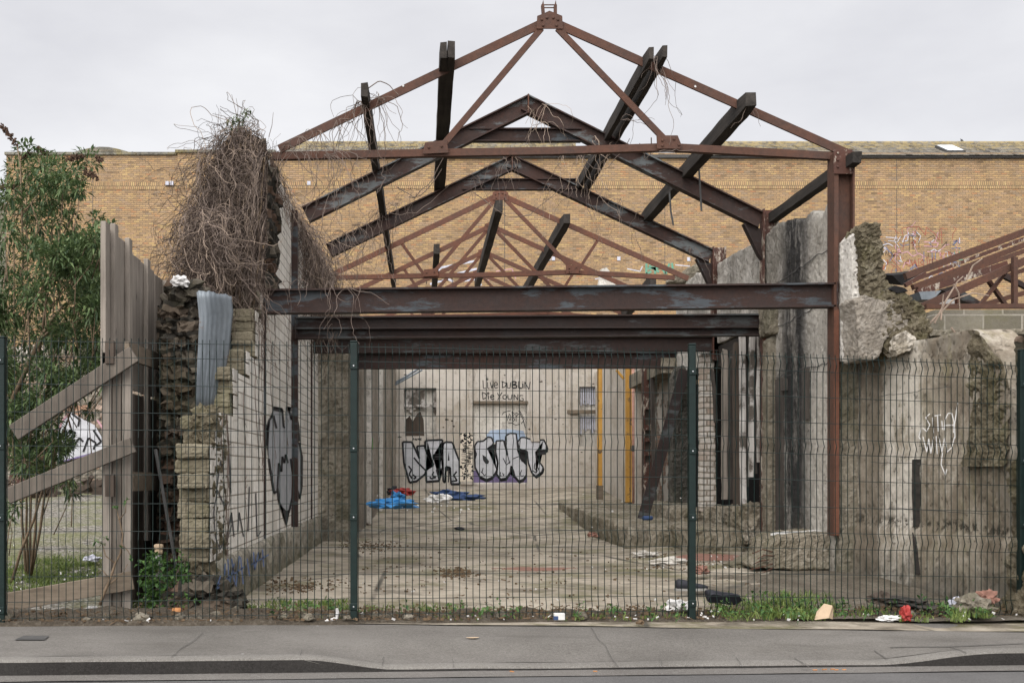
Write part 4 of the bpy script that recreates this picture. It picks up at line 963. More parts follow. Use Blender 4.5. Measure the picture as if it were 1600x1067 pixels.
for q in ([(186, 430), (190, 500), (193, 560), (190, 685), (182, 685), (177, 560), (178, 432)], [(178, 706), (196, 770), (206, 865), (190, 866), (184, 780)]):
    b.prism([WT(x, y) for x, y in W4(q)], (.12, 0, 0))
o = b.build('charred_strip', 'charred', t)
WT = wallmark(.034)
wtag = [[(238, 258), (222, 272), (238, 300), (226, 325), (212, 312)], [(248, 272), (252, 330)], [(256, 266), (280, 262)], [(267, 262), (270, 325)], [(284, 285), (286, 318)], [(292, 320), (296, 280), (308, 256), (322, 256), (330, 290), (328, 330)], [(296, 302), (328, 300)],
        [(212, 345), (226, 402), (234, 352), (242, 408), (252, 345)], [(262, 342), (266, 410)], [(272, 345), (284, 402), (294, 350), (304, 402), (322, 385), (332, 345)], [(286, 405), (281, 450), (297, 490), (303, 468)], [(344, 216), (332, 300), (334, 350)], [(205, 312), (196, 345), (206, 360)]]
lines('white_tag', [W4(q) for q in wtag], 1.5, WT, 'chalk_line', t)
for q in ([(1378, 619), (1400, 616), (1430, 614), (1446, 608), (1500, 604)], [(1393, 793), (1440, 796), (1500, 800), (1560, 803)], [(1365, 722), (1420, 724), (1470, 726), (1540, 728)], [(1440, 696), (1500, 694)], [(1346, 560), (1347, 640), (1345, 720), (1349, 800), (1347, 880)]):
    qq = []
    for i_ in range(len(q) - 1):
        for k_ in range(6): qq.append((q[i_][0] + (q[i_ + 1][0] - q[i_][0]) * k_ / 6 + U(-.8, .8), q[i_][1] + (q[i_ + 1][1] - q[i_][1]) * k_ / 6 + U(-.8, .8)))
    lines('wall_crack', [qq], .9, wallmark(.03), 'iron', t)
# raised slab pieces
o = frontal_slab('fallen_slab', [(1172, 886), (1198, 872), (1206, 850), (1220, 838), (1262, 834), (1316, 832), (1340, 845), (1344, 890), (1250, 890)], 12.0, 12.75, 'platform'); rough(o, .02, .035, .25)
tag(o, 'sloping slab of broken concrete at the foot of the rusty front column', 'concrete slab')
b = MB(); b.prism([at(1204, 838, 12.25) + Vector((0, 0, .012)), at(1285, 833, 12.25) + Vector((0, 0, .012)), at(1280, 831, 12.6) + Vector((0, 0, .012)), at(1220, 834, 12.6) + Vector((0, 0, .012))], (0, 0, .02))
tag(b.build('loose_board', 'white_rag'), 'thin white board lying on the sloping concrete slab', 'board')
b = MB()
for k in range(5):
    p = at(1205 + U(-5, 5), 862 + k * 6, 12.0); b.tube([p, p + Vector((-.12, -.05, .03 - .02 * k)), p + Vector((-.22 + U(-.05, .05), -.08, -.01 - .015 * k))], .006)
tag(b.build('reinforcing_bars', 'rust_truss'), 'rusty bent bars sticking out of the sloping concrete slab', 'bars')
t = thing('platform', 'raised concrete platform on the right of the open floor', 'platform', None, (3.5, 18, 0))
o = side_slab('slab', [(16.06, -.1), (16.06, .335), (21.3, .42), (24, .46), (24, -.1)], 2.85, 4.6, 'platform', t); rough(o, .05, .05, .3); rel(o)
b = MB(); q = [(2.87, 16.06), (2.87, 16.3), (3.6, 16.3), (4.6, 15.4), (4.6, 14.3), (4.0, 14.9)]
o = side_slab('step', [(14.9, -.1), (14.9, .36), (16.05, .36), (16.05, -.1)], 3.45, 4.6, 'platform', t); rough(o, .05, .06, .3); rel(o)
o = side_slab('upper_step', [(17.0, .33), (17.0, .54), (19.2, .6), (19.2, .33)], 3.75, 4.7, 'platform', t); rough(o, .04, .05, .25); rel(o)
o = side_slab('broken_sill', [(14.4, .2), (14.45, .70), (15.2, .62), (15.9, .60), (17.0, .55), (17.0, .2)], 4.12, 4.5, 'platform', t); rough(o, .035, .09, .2); rel(o)
tp = sheet('tile_patch', 2.95, 4.15, 13.25, 14.7, 24, 24, lambda x, y: max(floor_z(x, y) + .012 + .006 * nz(x, y, 0, 6) - .05 * (smooth(.35, .75, (abs(x - 3.55) / .6) ** 2 + (abs(y - 14) / .72) ** 2 + .5 * nz(x, y, 0, 2))), floor_z(x, y) - .02), 'terracotta')
structure(tp)
structure(sheet('dirt_patch', 2.0, 4.75, 8.75, 11.9, 60, 60, lambda x, y: floor_z(x, y) + (.022 + .02 * nz(x, y, 0, 3) if nz(x, y, 5, 1.4) * .6 + .25 * nz(x, y, 8, 5) + (x - 2.7) * .55 - max(0, (y - 11)) * .5 > 0 else -.02), 'dirt_pale'))
# studs and walls of the burnt opening
t = thing('burnt_partition', 'burnt out partition bay with a dark back between the second and third right columns', 'wall', None, (XR, 17, 0))
for nm, pts, x0, x1, mt in (('upper_wall', [(14.55, 2.95), (14.55, 4.05), (16.7, 4.12), (16.7, 2.95)], XR + .02, XR + .26, 'conc_burnt'), ('void_backdrop', [(14.4, .2), (14.4, 4.0), (19.6, 4.0), (19.6, .2)], XR + .62, XR + .7, 'void'),  # near-black backdrop standing in for the dark void behind the studs
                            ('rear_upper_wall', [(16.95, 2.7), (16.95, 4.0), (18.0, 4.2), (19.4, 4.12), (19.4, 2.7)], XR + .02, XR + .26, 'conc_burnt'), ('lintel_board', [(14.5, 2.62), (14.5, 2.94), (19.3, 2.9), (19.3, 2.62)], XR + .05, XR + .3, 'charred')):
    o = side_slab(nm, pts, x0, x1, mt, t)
    if 'wall' in nm: rough(o, .04, .02, .3)
    rel(o)
gs = 'timber studs of the burnt partition'
def stud(label, x, w_px, y0, y1, mat, lean=0, Xo=0.0, dpt=.09, cat='timber stud', name='timber_stud'):
    Y = (XR + Xo) * F / (x - VX); a = at(x, y1, Y); c = at(x + lean, y0, Y); wd = w_px * Y / F
    m = MB(); N = 12; rg = []
    for i in range(N + 1):
        p_ = a + (c - a) * i / N + Vector((.012 * nz(i, x, 0, .6), 0, 0)); k = 1 - .25 * abs(nz(i, x, 5, .8))
        rg.append([m.bm.verts.new(p_ + Vector((sx * wd / 2 * k, sy * dpt / 2, (U(-.05, .05) if i in (N,) else 0)))) for sx, sy in ((-1, -1), (1, -1), (1, 1), (-1, 1))])
    for i in range(N):
        for k in range(4): m.bm.faces.new((rg[i][k], rg[i][(k + 1) % 4], rg[i + 1][(k + 1) % 4], rg[i + 1][k]))
    m.bm.faces.new(rg[0]); m.bm.faces.new(rg[-1][::-1])
    return tag(m.build(name, mat), label, cat, gs)
stud('whitewashed stud beside the red flange strip, shortest of the white ones', 1187, 7, 497, 722, 'wood_white')
stud('whitewashed stud in the middle of the three white ones', 1173, 7, 500, 745, 'wood_white', 2)
stud('whitewashed stud, leftmost of the three white ones beside the dark gap', 1161, 8, 500, 790, 'wood_white', -1)
stud('black strip standing in for the dark gap between the left two white studs', 1167, 4, 520, 760, 'charred_post', 0, .1)  # this strip and the next paint in the dark gaps, no real studs
stud('black strip standing in for the dark gap left of the red flange strip', 1180, 4, 500, 740, 'charred_post', 0, .1)
stud('grey brown stud left of the white studs, split down its face', 1151, 10, 540, 790, 'wood_dark')
stud('dark stud between two grey boards', 1142, 6, 560, 780, 'charred_post')
stud('broad pale grey board standing right of the pale brick pier', 1132, 8, 550, 780, 'wood_grey')
stud('thin black lath leaning beside the pale brick pier', 1119, 4, 580, 660, 'charred_post', -6, -.05)
o = frontal_slab('brick_pier', [(1094, 800), (1095, 552), (1116, 550), (1117, 640), (1120, 796)], 16.85, 17.0, 'pale_brick'); rough(o, .02, .012, .15)
tag(o, 'narrow pier of whitewashed brick between the fence post and the studs', 'pier')
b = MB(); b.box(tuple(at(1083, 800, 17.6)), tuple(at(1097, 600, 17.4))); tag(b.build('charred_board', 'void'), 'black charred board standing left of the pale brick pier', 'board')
o = frontal_slab('concrete_post', [(1049, 812), (1051, 590), (1056, 574), (1070, 570), (1078, 600), (1076, 812)], 18.6, 18.85, 'conc_dark'); rough(o, .03, .03, .2)
tag(o, 'dark weathered concrete post behind the top of the leaning plank', 'post')
t = thing('rear_side_wall', 'patched brick and plaster wall on the right beyond the concrete post', 'wall', None, (XR, 24, 0))
o = side_slab('wall_face', [(19.2, .1), (19.2, 3.3), (22.4, 3.4), (22.4, .1)], XR + .1, XR + .35, 'old_brick', t); rel(o)
o = side_slab('wall_face', [(22.41, .1), (22.41, 3.4), (29, 3.6), (29, .1)], XR + .1, XR + .35, 'back_plaster', t); rel(o)
o = side_slab('concrete_lintel', [(19.3, 2.75), (19.3, 3.0), (22.3, 2.95), (22.3, 2.7)], XR - .25, XR + .09, 'conc_pier', t); rel(o)
# posts, pipe, leaning plank
def upright(name, label, x, wpx, y0, y1, Y, mat, cat, grp=None, d_=.1):
    a = at(x - wpx / 2, y1, Y); c = at(x + wpx / 2, y0, Y); t_ = thing(name, label, cat, grp, (x and (a.x + c.x) / 2, Y, a.z))
    wd = (c.x - a.x) / 2; m = MB(); hh = c.z - a.z
    m.box((-wd, -d_ / 2, 0), (-wd + .012, d_ / 2, hh)); m.box((wd - .012, -d_ / 2, 0), (wd, d_ / 2, hh)); m.box((-wd + .0125, -.006 - d_ / 2 + .012, 0), (wd - .0125, -d_ / 2 + .014, hh)); m.build('shaft', mat, t_)
    return t_, wd, hh, d_
t_, wd, hh, d_ = upright('yellow_post', 'yellow steel post standing alone, left of two', 937, 7, 560, 781, 25.3, 'yellow_paint', 'steel post', 'yellow steel posts')
b = MB(); b.box((-wd - .02, -d_ / 2 - .02, 0), (wd + .02, d_ / 2 + .02, .32)); b.build('dirty_foot', 'wood_rail', t_)
t_, wd, hh, d_ = upright('yellow_post', 'wider yellow steel post beside the pinkish pipe, right of two', 982, 9, 560, 792, 23.0, 'yellow_paint', 'steel post', 'yellow steel posts', .13)
b = MB(); b.box((-wd - .01, -d_ / 2 - .01, 0), (wd + .01, d_ / 2 + .01, .1)); b.build('dirty_foot', 'charred', t_)
b = MB(); b.tube([at(975, 592, 24), at(963, 578, 24)], .03); tag(b.build('yellow_brace', 'yellow_paint'), 'short yellow brace slanting from the top of the right yellow post', 'brace')
b = MB(); b.tube([at(991, 792, 22.8), at(989.5, 560, 22.8)], .038, None, 10); o = b.build('waste_pipe', 'pink_pipe', None, True)
tag(o, 'pinkish brown waste pipe beside the right yellow post', 'pipe')
b = MB(); b.lathe([(.05, 0), (.06, .04), (.05, .12)], at(990.5, 705, 22.8), Vector((0, 0, 1)), 10); b.build('joint', 'iron', o)
o = frontal_slab('plaster_post', [(996, 790), (996, 572), (1003, 570), (1003, 792)], 22.0, 22.3, 'back_plaster'); tag(o, 'narrow white plaster post between the pipe and the brown steel column', 'post')
t = thing('steel_column', 'brown steel column with square slots behind the leaning plank', 'steel column', 'steel columns of the rear bay', at(1012, 800, 20.6)); Lc = t.location
b = MB()
for (x0, x1, y0, y1) in ((1003.5, 1007, 570, 800), (1016, 1020, 570, 800), (1007.1, 1015.9, 570, 640), (1007.1, 1015.9, 664, 672), (1007.1, 1015.9, 684, 690), (1007.1, 1015.9, 706, 712), (1007.1, 1015.9, 722, 800)):
    a = at(x0, y1, 20.6) - Lc; c = at(x1, y0, 20.6) - Lc; b.box((a.x, -.06, a.z), (c.x, .06, c.z))
b.build('shaft', 'rust_flaked', t)
b = MB(); a = at(1006, 800, 20.6) - Lc; c = at(1017, 570, 20.6) - Lc; b.box((a.x, .061, a.z), (c.x, .08, c.z)); b.build('back_plate', 'wood_brown', t)
b = MB(); b.bar(at(1023, 795, 20.2), at(1019, 590, 20.2), .06, .1); tag(b.build('charred_post', 'charred_post'), 'thin black post directly right of the slotted steel column', 'post')
b = MB(); p = at(1004, 812, 17.9); q = at(1070, 578, 18.4); b.bar(p, q, .17, .03); b.bar(p + Vector((.06, .06, 0)), q + Vector((.06, .06, 0)), .03, .12)
tag(b.build('leaning_plank', 'rust_black'), 'dark brown plank leaning on the platform against the right side', 'plank')
b = MB(); p = on_floor(1007, 814, .36); b.lathe([(.02, 0), (.033, .01), (.033, .15), (.02, .16)], p + Vector((-.05, -.1, .05)), Vector((1, .2, 0)), 10)
o = b.build('drink_can', 'navy_cloth', None, True); tag(o, 'blue drink can lying at the foot of the leaning plank', 'can')

# ------------------------------------------------------------------ right rear: block wall and collapsed roof
t = thing('block_wall', 'grey block wall on stone rubble behind the broken wall on the right', 'wall', None, at(1540, 520, 13.4)); 
o = frontal_slab('block_courses', [(1448, 517), (1462, 484), (2300, 483), (2300, 511)], 13.4, 13.7, 'grey_blocks', t); rel(o)
o = frontal_slab('string_course', [(1450, 516), (2300, 508), (2300, 517), (1452, 524)], 13.25, 13.39, 'conc_pier', t); rough(o, .03, .04, .2); rel(o)
o = frontal_slab('rubble_base', [(1446, 524), (2300, 517), (2300, 860), (1446, 860)], 13.3, 13.7, 'rubble', t); rough(o, .05, .10, .3); rel(o)
b = MB(); a = at(1553, 560, 13.1) - t.location; c = at(1620, 552, 13.1) - t.location; b.box((a.x, -.3, a.z), (c.x, -.01, c.z)); b.build('steel_lintel', 'rust_flaked', t)
b = MB(); b.prism([at(x, y, 13.2) - t.location for x, y in ((1546, 534), (1556, 539), (1575, 534), (1600, 527), (1600, 533), (1562, 541), (1550, 544))], (0, .06, 0)); b.build('torn_felt', 'white_rag', t)
t = thing('collapsed_roof', 'rusty half fallen roof of steel trusses at the right edge', 'roof', None, at(1500, 480, 14)); L2 = t.location
def rb(nm, pts, Y, wd, mat='rust_truss', d_=.07):
    m = MB()
    for i in range(len(pts) - 1): m.bar(at(*pts[i], Y) - L2, at(*pts[i + 1], Y) - L2, wd, d_)
    return m.build(nm, mat, t)
rb('bottom_chord', [(1446, 479), (1680, 478)], 13.6, .055)
rb('rafter', [(1440, 480), (1610, 404), (1680, 372)], 13.8, .09)
rb('post', [(1585, 476), (1585, 402)], 13.7, .05)
rb('web_bar', [(1532, 476), (1572, 424)], 13.9, .035); rb('web_bar', [(1544, 438), (1572, 478)], 13.95, .035); rb('web_bar', [(1530, 478), (1600, 458), (1680, 440)], 14.6, .06)
rb('web_bar', [(1566, 430), (1600, 447), (1640, 470)], 14.8, .06, 'rust_black')
rb('web_bar', [(1496, 474), (1494, 448)], 13.9, .035, 'rust_red')
rb('rafter', [(1565, 434), (1620, 415), (1680, 392)], 16.5, .06)
for i, (x0, y0, x1, y1, Y, mt) in enumerate(((1414, 432, 1680, 333, 17.0, 'rust_truss'), (1420, 441, 1680, 343, 16.4, 'rust_flaked'), (1426, 449, 1680, 353, 15.8, 'rust_truss'), (1432, 458, 1572, 413, 15.2, 'rust_flaked'), (1433, 452, 1680, 364, 15.5, 'rust_truss'))):
    rb('purlin', [(x0, y0), (x1, y1)], Y, (.10, .05, .075, .085, .06)[i], mt, .1)
b = MB(); b.prism([at(x, y, 15.0) - L2 for x, y in ((1436, 456), (1471, 454), (1458, 468), (1440, 468))], (0, .3, 0)); b.build('white_panel', 'galvanised', t)
b = MB(); b.prism([at(x, y, 16.0) - L2 for x, y in ((1466, 478), (1474, 465), (1498, 470), (1500, 478))], (0, .1, 0)); b.build('white_panel', 'white_rag', t)
b = MB(); b.prism([at(x, y, 18) - L2 for x, y in ((1470, 452), (1490, 446), (1534, 472), (1528, 477), (1505, 470))], (0, .4, 0)); b.build('roof_sheet', 'rust_black', t)
b = MB(); b.prism([at(x, y, 18.5) - L2 for x, y in ((1394, 430), (1440, 425), (1452, 432), (1418, 440), (1410, 446))], (0, .5, .1)); b.build('roof_felt', 'void', t)
b = MB(); rb('bent_strip', [(1414, 446), (1446, 428)], 15.9, .06, 'rust_flaked')
b = MB()
for pts in ([(1460, 505), (1478, 470), (1496, 440), (1505, 432)], [(1452, 506), (1490, 468), (1520, 458), (1545, 462)], [(1486, 512), (1500, 530), (1510, 540)], [(1510, 438), (1520, 415), (1535, 404)], [(1490, 444), (1498, 458), (1500, 485)], [(1470, 500), (1474, 460)]):
    b.tube([at(x, y, 13.2) for x, y in pts], .012, .006)
tag(b.build('dry_stem', 'vine_pale'), 'dry pale stems leaning over the grey block wall on the right', 'dead plant')
# rear clutter seen between the beams
b = MB()
for k in range(26):
    p = Vector((U(-2.4, 4.8), U(31.5, 33), U(4.7, 5.15))); v = Vector((U(-.6, .6), U(-.2, .2), U(-.2, .25))); b.bar(p, p + v, U(.03, .12), .05)
# (left unbuilt: nothing of it shows in the photograph)
b.bm.free()
b = MB()
for x0, x1, y0, y1, Y in ((1060, 1100, 412, 438, 20.5),):
    b.prism([at(x, y, Y) for x, y in ((1040, 440), (1098, 408), (1112, 412), (1112, 440))], (0, .25, 0))
o = b.build('sloping_coping', 'conc_pier'); rough(o, .04, .06, .3); tag(o, 'sloping concrete coping above the right end of the long beams', 'coping')
o = frontal_slab('broken_wall', [(936, 446), (940, 420), (948, 418), (956, 428), (962, 446)], 27.5, 27.8, 'conc_white'); tag(o, 'small pointed stub of white masonry far behind the right rear truss', 'wall')

# ------------------------------------------------------------------ yellow brick building behind
YW = 44.0
t = thing('brick_building', 'long windowless yellow brick building with a tiled roof behind the ruin', 'building', None, (8, YW, 0)); LB = t.location
def wb(nm, x0, x1, y0, y1, mat, ya, yb, par=None, z0=None):
    m = MB(); a = at(x0, y1, YW); c = at(x1, y0, YW)
    m.box((a.x - LB.x, ya - LB.y, (a.z if z0 is None else z0)), (c.x - LB.x, yb - LB.y, c.z)); return m.build(nm, mat, par or t)
wl = wb('wall', 10, 278, 242, 900, 'yellow_brick', YW, YW + 8, None, -.3); wl2 = wb('wall', 278.05, 2100, 240, 900, 'yellow_brick', YW - .1, YW + 8, None, -.3)
wb('soldier_course', 10.5, 277.5, 285, 296, 'yellow_soldier', YW - .018, YW - .003); wb('soldier_course', 278.5, 2100, 285, 296, 'yellow_soldier', YW - .118, YW - .103)
wb('coping', 8, 277, 238.5, 242.6, 'stone_coping', YW - .08, YW + .5); wb('coping', 275, 431, 236, 240.5, 'stone_coping', YW - .18, YW + .5)
wb('gutter', 431.5, 2100, 244, 249, 'iron', YW - .22, YW - .105)
m = MB(); q = [(112, 238.4), (125, 235), (140, 231.5), (155, 229.5), (170, 230), (185, 233), (197, 236.5), (204, 238.4)]
m.prism([at(x, y, YW - .05) - LB for x, y in q], (0, .5, 0)); m.build('curved_pediment', 'stone_coping', t)
m = MB(); q2 = [(130, 237), (150, 233.5), (170, 233.8), (190, 237)]; m.prism([at(x, y, YW - .06) - LB for x, y in q2], (0, .009, 0)); m.build('tympanum', 'conc_pier', t)
def roof(x0, x1, hip0, hip1):
    m = MB(); rows_ = 8; zt0 = at(0, 247, YW).z; zt1 = at(0, 229.5, YW).z + .88
    for k in range(rows_):
        f0, f1 = k / rows_, (k + 1) / rows_
        ya = YW - .3 + 3.0 * f0; za = zt0 + (zt1 - zt0) * f0; yb = YW - .3 + 3.0 * f1; zb = zt0 + (zt1 - zt0) * f1
        xa0 = at(x0 + hip0 * f0, 0, YW).x - LB.x; xa1 = at(x1 - hip1 * f0, 0, YW).x - LB.x; n = int((xa1 - xa0) / .24)
        for i in range(n):
            xx = xa0 + (xa1 - xa0) * (i + (.5 if k % 2 else 0)) / n; dz = U(-.006, .012)
            m.hexa([Vector(p_) for p_ in ((xx, ya - LB.y, za + .02 + dz), (xx + .228, ya - LB.y, za + .02 + dz), (xx + .228, yb - LB.y, zb), (xx, yb - LB.y, zb),
                                          (xx, ya - LB.y - .005, za + .055 + dz), (xx + .228, ya - LB.y - .005, za + .055 + dz), (xx + .228, yb - LB.y, zb + .03), (xx, yb - LB.y, zb + .03))])
    return m.build('roof', 'roof_tile', t)
rf = roof(436, 926, 6, 20); rf2 = roof(1106, 2080, 20, 0)
m = MB(); a = at(436, 0, YW).x - LB.x; z = at(0, 229.5, YW).z + .86
m.tube([(at(442, 0, YW).x - LB.x, 2.75, z), (at(906, 0, YW).x - LB.x, 2.75, z)], .13, None, 8); m.build('ridge_tile', 'roof_tile', rf)
m = MB(); m.tube([(at(1126, 0, YW).x - LB.x, 2.75, z), (at(2080, 0, YW).x - LB.x, 2.75, z)], .13, None, 8); m.build('ridge_tile', 'roof_tile', rf2)
m = MB(); p0 = at(1484, 247, YW) - LB; m.prism([p0 + Vector((0, .25, .24)), p0 + Vector((.72, .25, .24)), p0 + Vector((.72, 1.3, .74)), p0 + Vector((0, 1.3, .74))], (0, -.03, .1)); sk = m.build('skylight', 'iron', rf2)
m = MB(); m.prism([p0 + Vector((.06, .28, .36)), p0 + Vector((.66, .28, .36)), p0 + Vector((.66, 1.22, .82)), p0 + Vector((.06, 1.22, .82))], (0, -.01, .02)); m.build('pane', 'glass_pale', rf2)
for (x, y) in ((262, 287.5), (269, 287.5), (483, 287.5), (857, 405), (864, 405), (966, 405), (1075, 406)):
    wb('air_vent', x - 2.6, x + 2.6, y - 3, y + 3, 'pale_line', YW - .13, YW - .125 + (.12 if x < 278 else 0))
for x, y0, y1 in ((145, 262, 430), (94, 350, 470), (788, 250, 460), (1399, 250, 460), (1038, 300, 440), (14, 245, 900)):
    wb('movement_joint', x - .35, x + .35, y0, y1, 'crack', YW - .107, YW - .1015) if x > 278 else wb('movement_joint', x - .35, x + .35, y0, y1, 'crack', YW - .006, YW - .0015)
FG = lambda px, py: at(px, py, YW - .106) - LB
K = sc(1360, 330, 3.95)
def FGs(nm, paths, w_, mat): return lines(nm, [K(q) for q in paths], w_, FG, mat, t)
FGs('graffiti', [[(200, 150), (193, 108), (240, 98), (300, 96)], [(300, 96), (340, 150), (345, 100), (400, 140), (425, 180)], [(425, 180), (430, 110), (450, 105)], [(438, 120), (442, 200)], [(200, 240), (210, 180)], [(285, 100), (275, 140)],
                 [(240, 300), (215, 320), (240, 340), (262, 330), (250, 300)], [(260, 340), (275, 300), (290, 340)], [(295, 295), (298, 340), (322, 330), (305, 315), (325, 300), (295, 295)], [(325, 300), (330, 360)], [(440, 340), (435, 260), (470, 262), (500, 260), (500, 320)], [(370, 350), (365, 300), (390, 300)]], 1.0, 'red_line')
FGs('graffiti', [[(195, 190), (230, 180), (235, 130)], [(200, 185), (215, 150), (270, 140)], [(75, 210), (110, 200), (140, 215)], [(80, 300), (100, 320), (90, 360)], [(95, 160), (150, 165)]], 1.2, 'pale_line')
FGs('graffiti', [[(190, 260), (230, 250), (260, 280), (300, 260), (340, 285)], [(330, 190), (420, 195), (410, 220), (330, 215)], [(200, 350), (215, 315), (245, 325), (240, 300)], [(470, 330), (445, 300), (460, 260)], [(350, 250), (430, 250), (430, 280)]], 1.3, 'pink_line')
FGs('graffiti', [[(520, 250), (522, 302), (572, 300)], [(545, 250), (580, 275)], [(600, 420), (650, 405)]], 1.1, 'green_line')
FGs('graffiti', [[(75, 240), (62, 248), (75, 262), (62, 275)], [(82, 262), (82, 275)], [(92, 275), (96, 250), (106, 272)], [(110, 245), (112, 275), (122, 275)], [(130, 245), (130, 276)], [(130, 262), (146, 248)], [(132, 262), (148, 276)], [(160, 275), (164, 272)], [(240, 240), (240, 155), (300, 155), (300, 235)], [(262, 160), (264, 235)], [(440, 220), (470, 190), (470, 215)], [(350, 170), (390, 150), (400, 175)]], .7, 'ink')
FGs('graffiti', [[(500, 230), (560, 225)], [(180, 200), (200, 215), (240, 205)], [(85, 190), (100, 195)], [(330, 250), (330, 310)], [(380, 255), (382, 320)], [(400, 300), (402, 255)]], .8, 'blue_paint')
for mat_, n_ in (('red_line', 16), ('pink_line', 14), ('pale_line', 14), ('blue_paint', 8), ('red_line', 8)):
    for k_ in range(n_):
        x_, y_ = U(1378, 1500), U(358, 440); q_ = [(x_, y_)]
        for j_ in range(random.randint(2, 5)): x_ += U(-9, 9); y_ += U(-10, 10); q_.append((x_, y_))
        lines('graffiti', [q_], U(.6, 1.2), FG, mat_, t)
def FGp(nm, paths, w_, mat): return lines(nm, paths, w_, FG, mat, t)
FGp('graffiti', [[(1010, 412), (1010, 428), (1018, 424)], [(1022, 411), (1024, 428)], [(1030, 412), (1040, 428), (1046, 412)], [(1012, 420), (1034, 418)], [(1050, 411), (1052, 427)], [(1014, 415), (1030, 425)]], 3.4, 'green_line')
FGp('graffiti', [[(1055, 414), (1078, 416)], [(980, 420), (1000, 424), (1004, 416)], [(976, 432), (1010, 434)], [(930, 436), (960, 430)]], 1.6, 'pale_line')
FGp('graffiti', [[(668, 436), (690, 418), (720, 412), (742, 408)], [(672, 444), (700, 436), (708, 440)], [(715, 440), (745, 436), (752, 446)], [(705, 430), (745, 420)]], 3.2, 'pale_line')
FGp('graffiti', [[(666, 444), (668, 434), (706, 434), (708, 448)], [(678, 444), (680, 438), (700, 438)]], 1.2, 'ink')
FGp('graffiti', [[(775, 424), (800, 420), (806, 436)], [(782, 432), (798, 430)], [(760, 440), (775, 428)]], 1.4, 'pink_line')
m = MB(); m.box((at(-200, 0, 60).x, 60, -.3), (at(14, 0, 60).x, 62, at(0, 318, 60).z)); tag(m.build('far_building', 'grey_blocks'), 'grey building end just visible left of the yellow brick building', 'building')
# pigeon on the ridge
m = MB(); p = Vector((at(1508, 0, YW).x * 1.062, YW + 2.75, at(0, 231, YW + 2.75).z + .02))
m.lathe([(.02, -.20), (.05, -.1), (.085, 0), (.08, .08), (.05, .14), (.045, .18), (.05, .21), (.035, .25), (.012, .27), (.006, .31)], p + Vector((0, 0, .1)), Vector((-.6, 0, .8)), 8)
for dx in (-.02, .02): m.tube([p + Vector((dx, 0, -.05)), p + Vector((dx, 0, .06))], .012)
tag(m.build('pigeon', 'grey_bird', None, True), 'dark pigeon perched on the tiled ridge near the skylight', 'bird')

# ------------------------------------------------------------------ left lot
o = frontal_slab('ruined_wall', [(-200, 800), (-200, 556), (60, 540), (120, 548), (190, 540), (420, 548), (420, 800)], 28.0, 28.6, 'far_wall'); rough(o, .08, .12, .5)
t = tag(o, 'ruined stone and brick wall at the back of the gravel lot with white graffiti', 'wall')
FL = lambda d: (lambda px, py: at(px, py, 27.86 + d))
gq = fill('graffiti', [[(90, 722), (88, 672), (98, 654), (112, 644), (130, 655), (148, 664), (162, 688), (162, 705), (130, 712)]], FL(0), 'silver', t)
lines('outline', [[(92, 715), (96, 700), (112, 690)], [(98, 682), (110, 672), (118, 676), (104, 690)], [(112, 700), (124, 684), (130, 690)], [(130, 706), (138, 684), (150, 692), (146, 702)], [(146, 672), (158, 690), (150, 696)], [(112, 646), (124, 655), (122, 666)]], 3.2, FL(-.01), 'ink', gq)
lines('outline', [[(90, 676), (98, 656), (108, 646)], [(152, 656), (160, 668), (162, 680)]], 3, FL(-.01), 'pink_line', gq)
lines('outline', [[(92, 722), (130, 712), (160, 704)]], 2.5, FL(-.01), 'purple', gq)
m = MB()
for k in range(120):
    p = Vector((U(-9.6, -6.2), U(21.5, 24), .62)); v = Vector((U(-.5, .5), U(-.3, .3), U(-.08, .22))); p.z = lot_z(p.x, p.y) + U(0, .2); m.bar(p, p + v, U(.03, .12), U(.03, .1))
stuff(m.build('rubble_heap', 'wood_dark'), 'low heap of charred timber and rubble across the gravel lot', 'rubble')
for (x0, x1, y0, y1, Y, mt, lab) in ((12, 60, 700, 762, 24.6, 'rust_flaked', 'rust coloured sheet leaning by the wall at the back of the gravel lot'), (60, 84, 690, 745, 25.6, 'rust_red', 'narrow rusty sheet leaning right of the wider one in the gravel lot')):
    m = MB(); N = 14; a = at(x0, y1, Y); c = at(x1, y0, Y); rg = []
    for i in range(N + 1):
        x = a.x + (c.x - a.x) * i / N; rg.append([m.bm.verts.new((x, Y + (.04 if i % 2 else 0), a.z)), m.bm.verts.new((x, Y + .35 + (.04 if i % 2 else 0), c.z + U(-.1, .1)))])
    for i in range(N): m.bm.faces.new((rg[i][0], rg[i + 1][0], rg[i + 1][1], rg[i][1]))
    o = m.build('rusty_sheet', mt); so_ = o.modifiers.new('thick', 'SOLIDIFY'); so_.thickness = .01; tag(o, lab, 'metal sheet')
# hoarding
XH = -2.43
t = thing('timber_hoarding', 'tall weathered timber hoarding with battens and slanting props beside the bush', 'hoarding', None, (XH, 9, 0)); LH = t.location
def hb(nm, a, b_, mat, bev=.004, j=0):
    m = MB(); m.box(Vector(a) - LH, Vector(b_) - LH, j); return bevel(m.build(nm, mat, t), bev)
ys = [8.93, 9.48, 10.0, 10.5, 11.0, 11.45]
for i in range(5): hb('plywood_sheet', (XH - .03, ys[i], 1.78 + .01 * (i % 2)), (XH - .012, ys[i + 1] - .008, 2.98 - .02 * i + U(-.03, .02)), 'wood_grey')
for i in range(9):
    y = 8.95 + i * .28; hb('board', (XH - .03 + U(-.004, .004), y, -.02 + U(0, .03)), (XH - .012, y + .27, 1.775 + U(-.02, 0)), 'wood_brown' if i < 3 else 'wood_dark')  # darker wood on the rear boards paints in their shade
for i, y in enumerate((9.0, 9.44, 10.08, 10.80)):
    hb('batten', (XH - .011, y, .5), (XH + .030, y + .10, 3.02 - .035 * i + U(-.02, .04)), 'wood_grey')
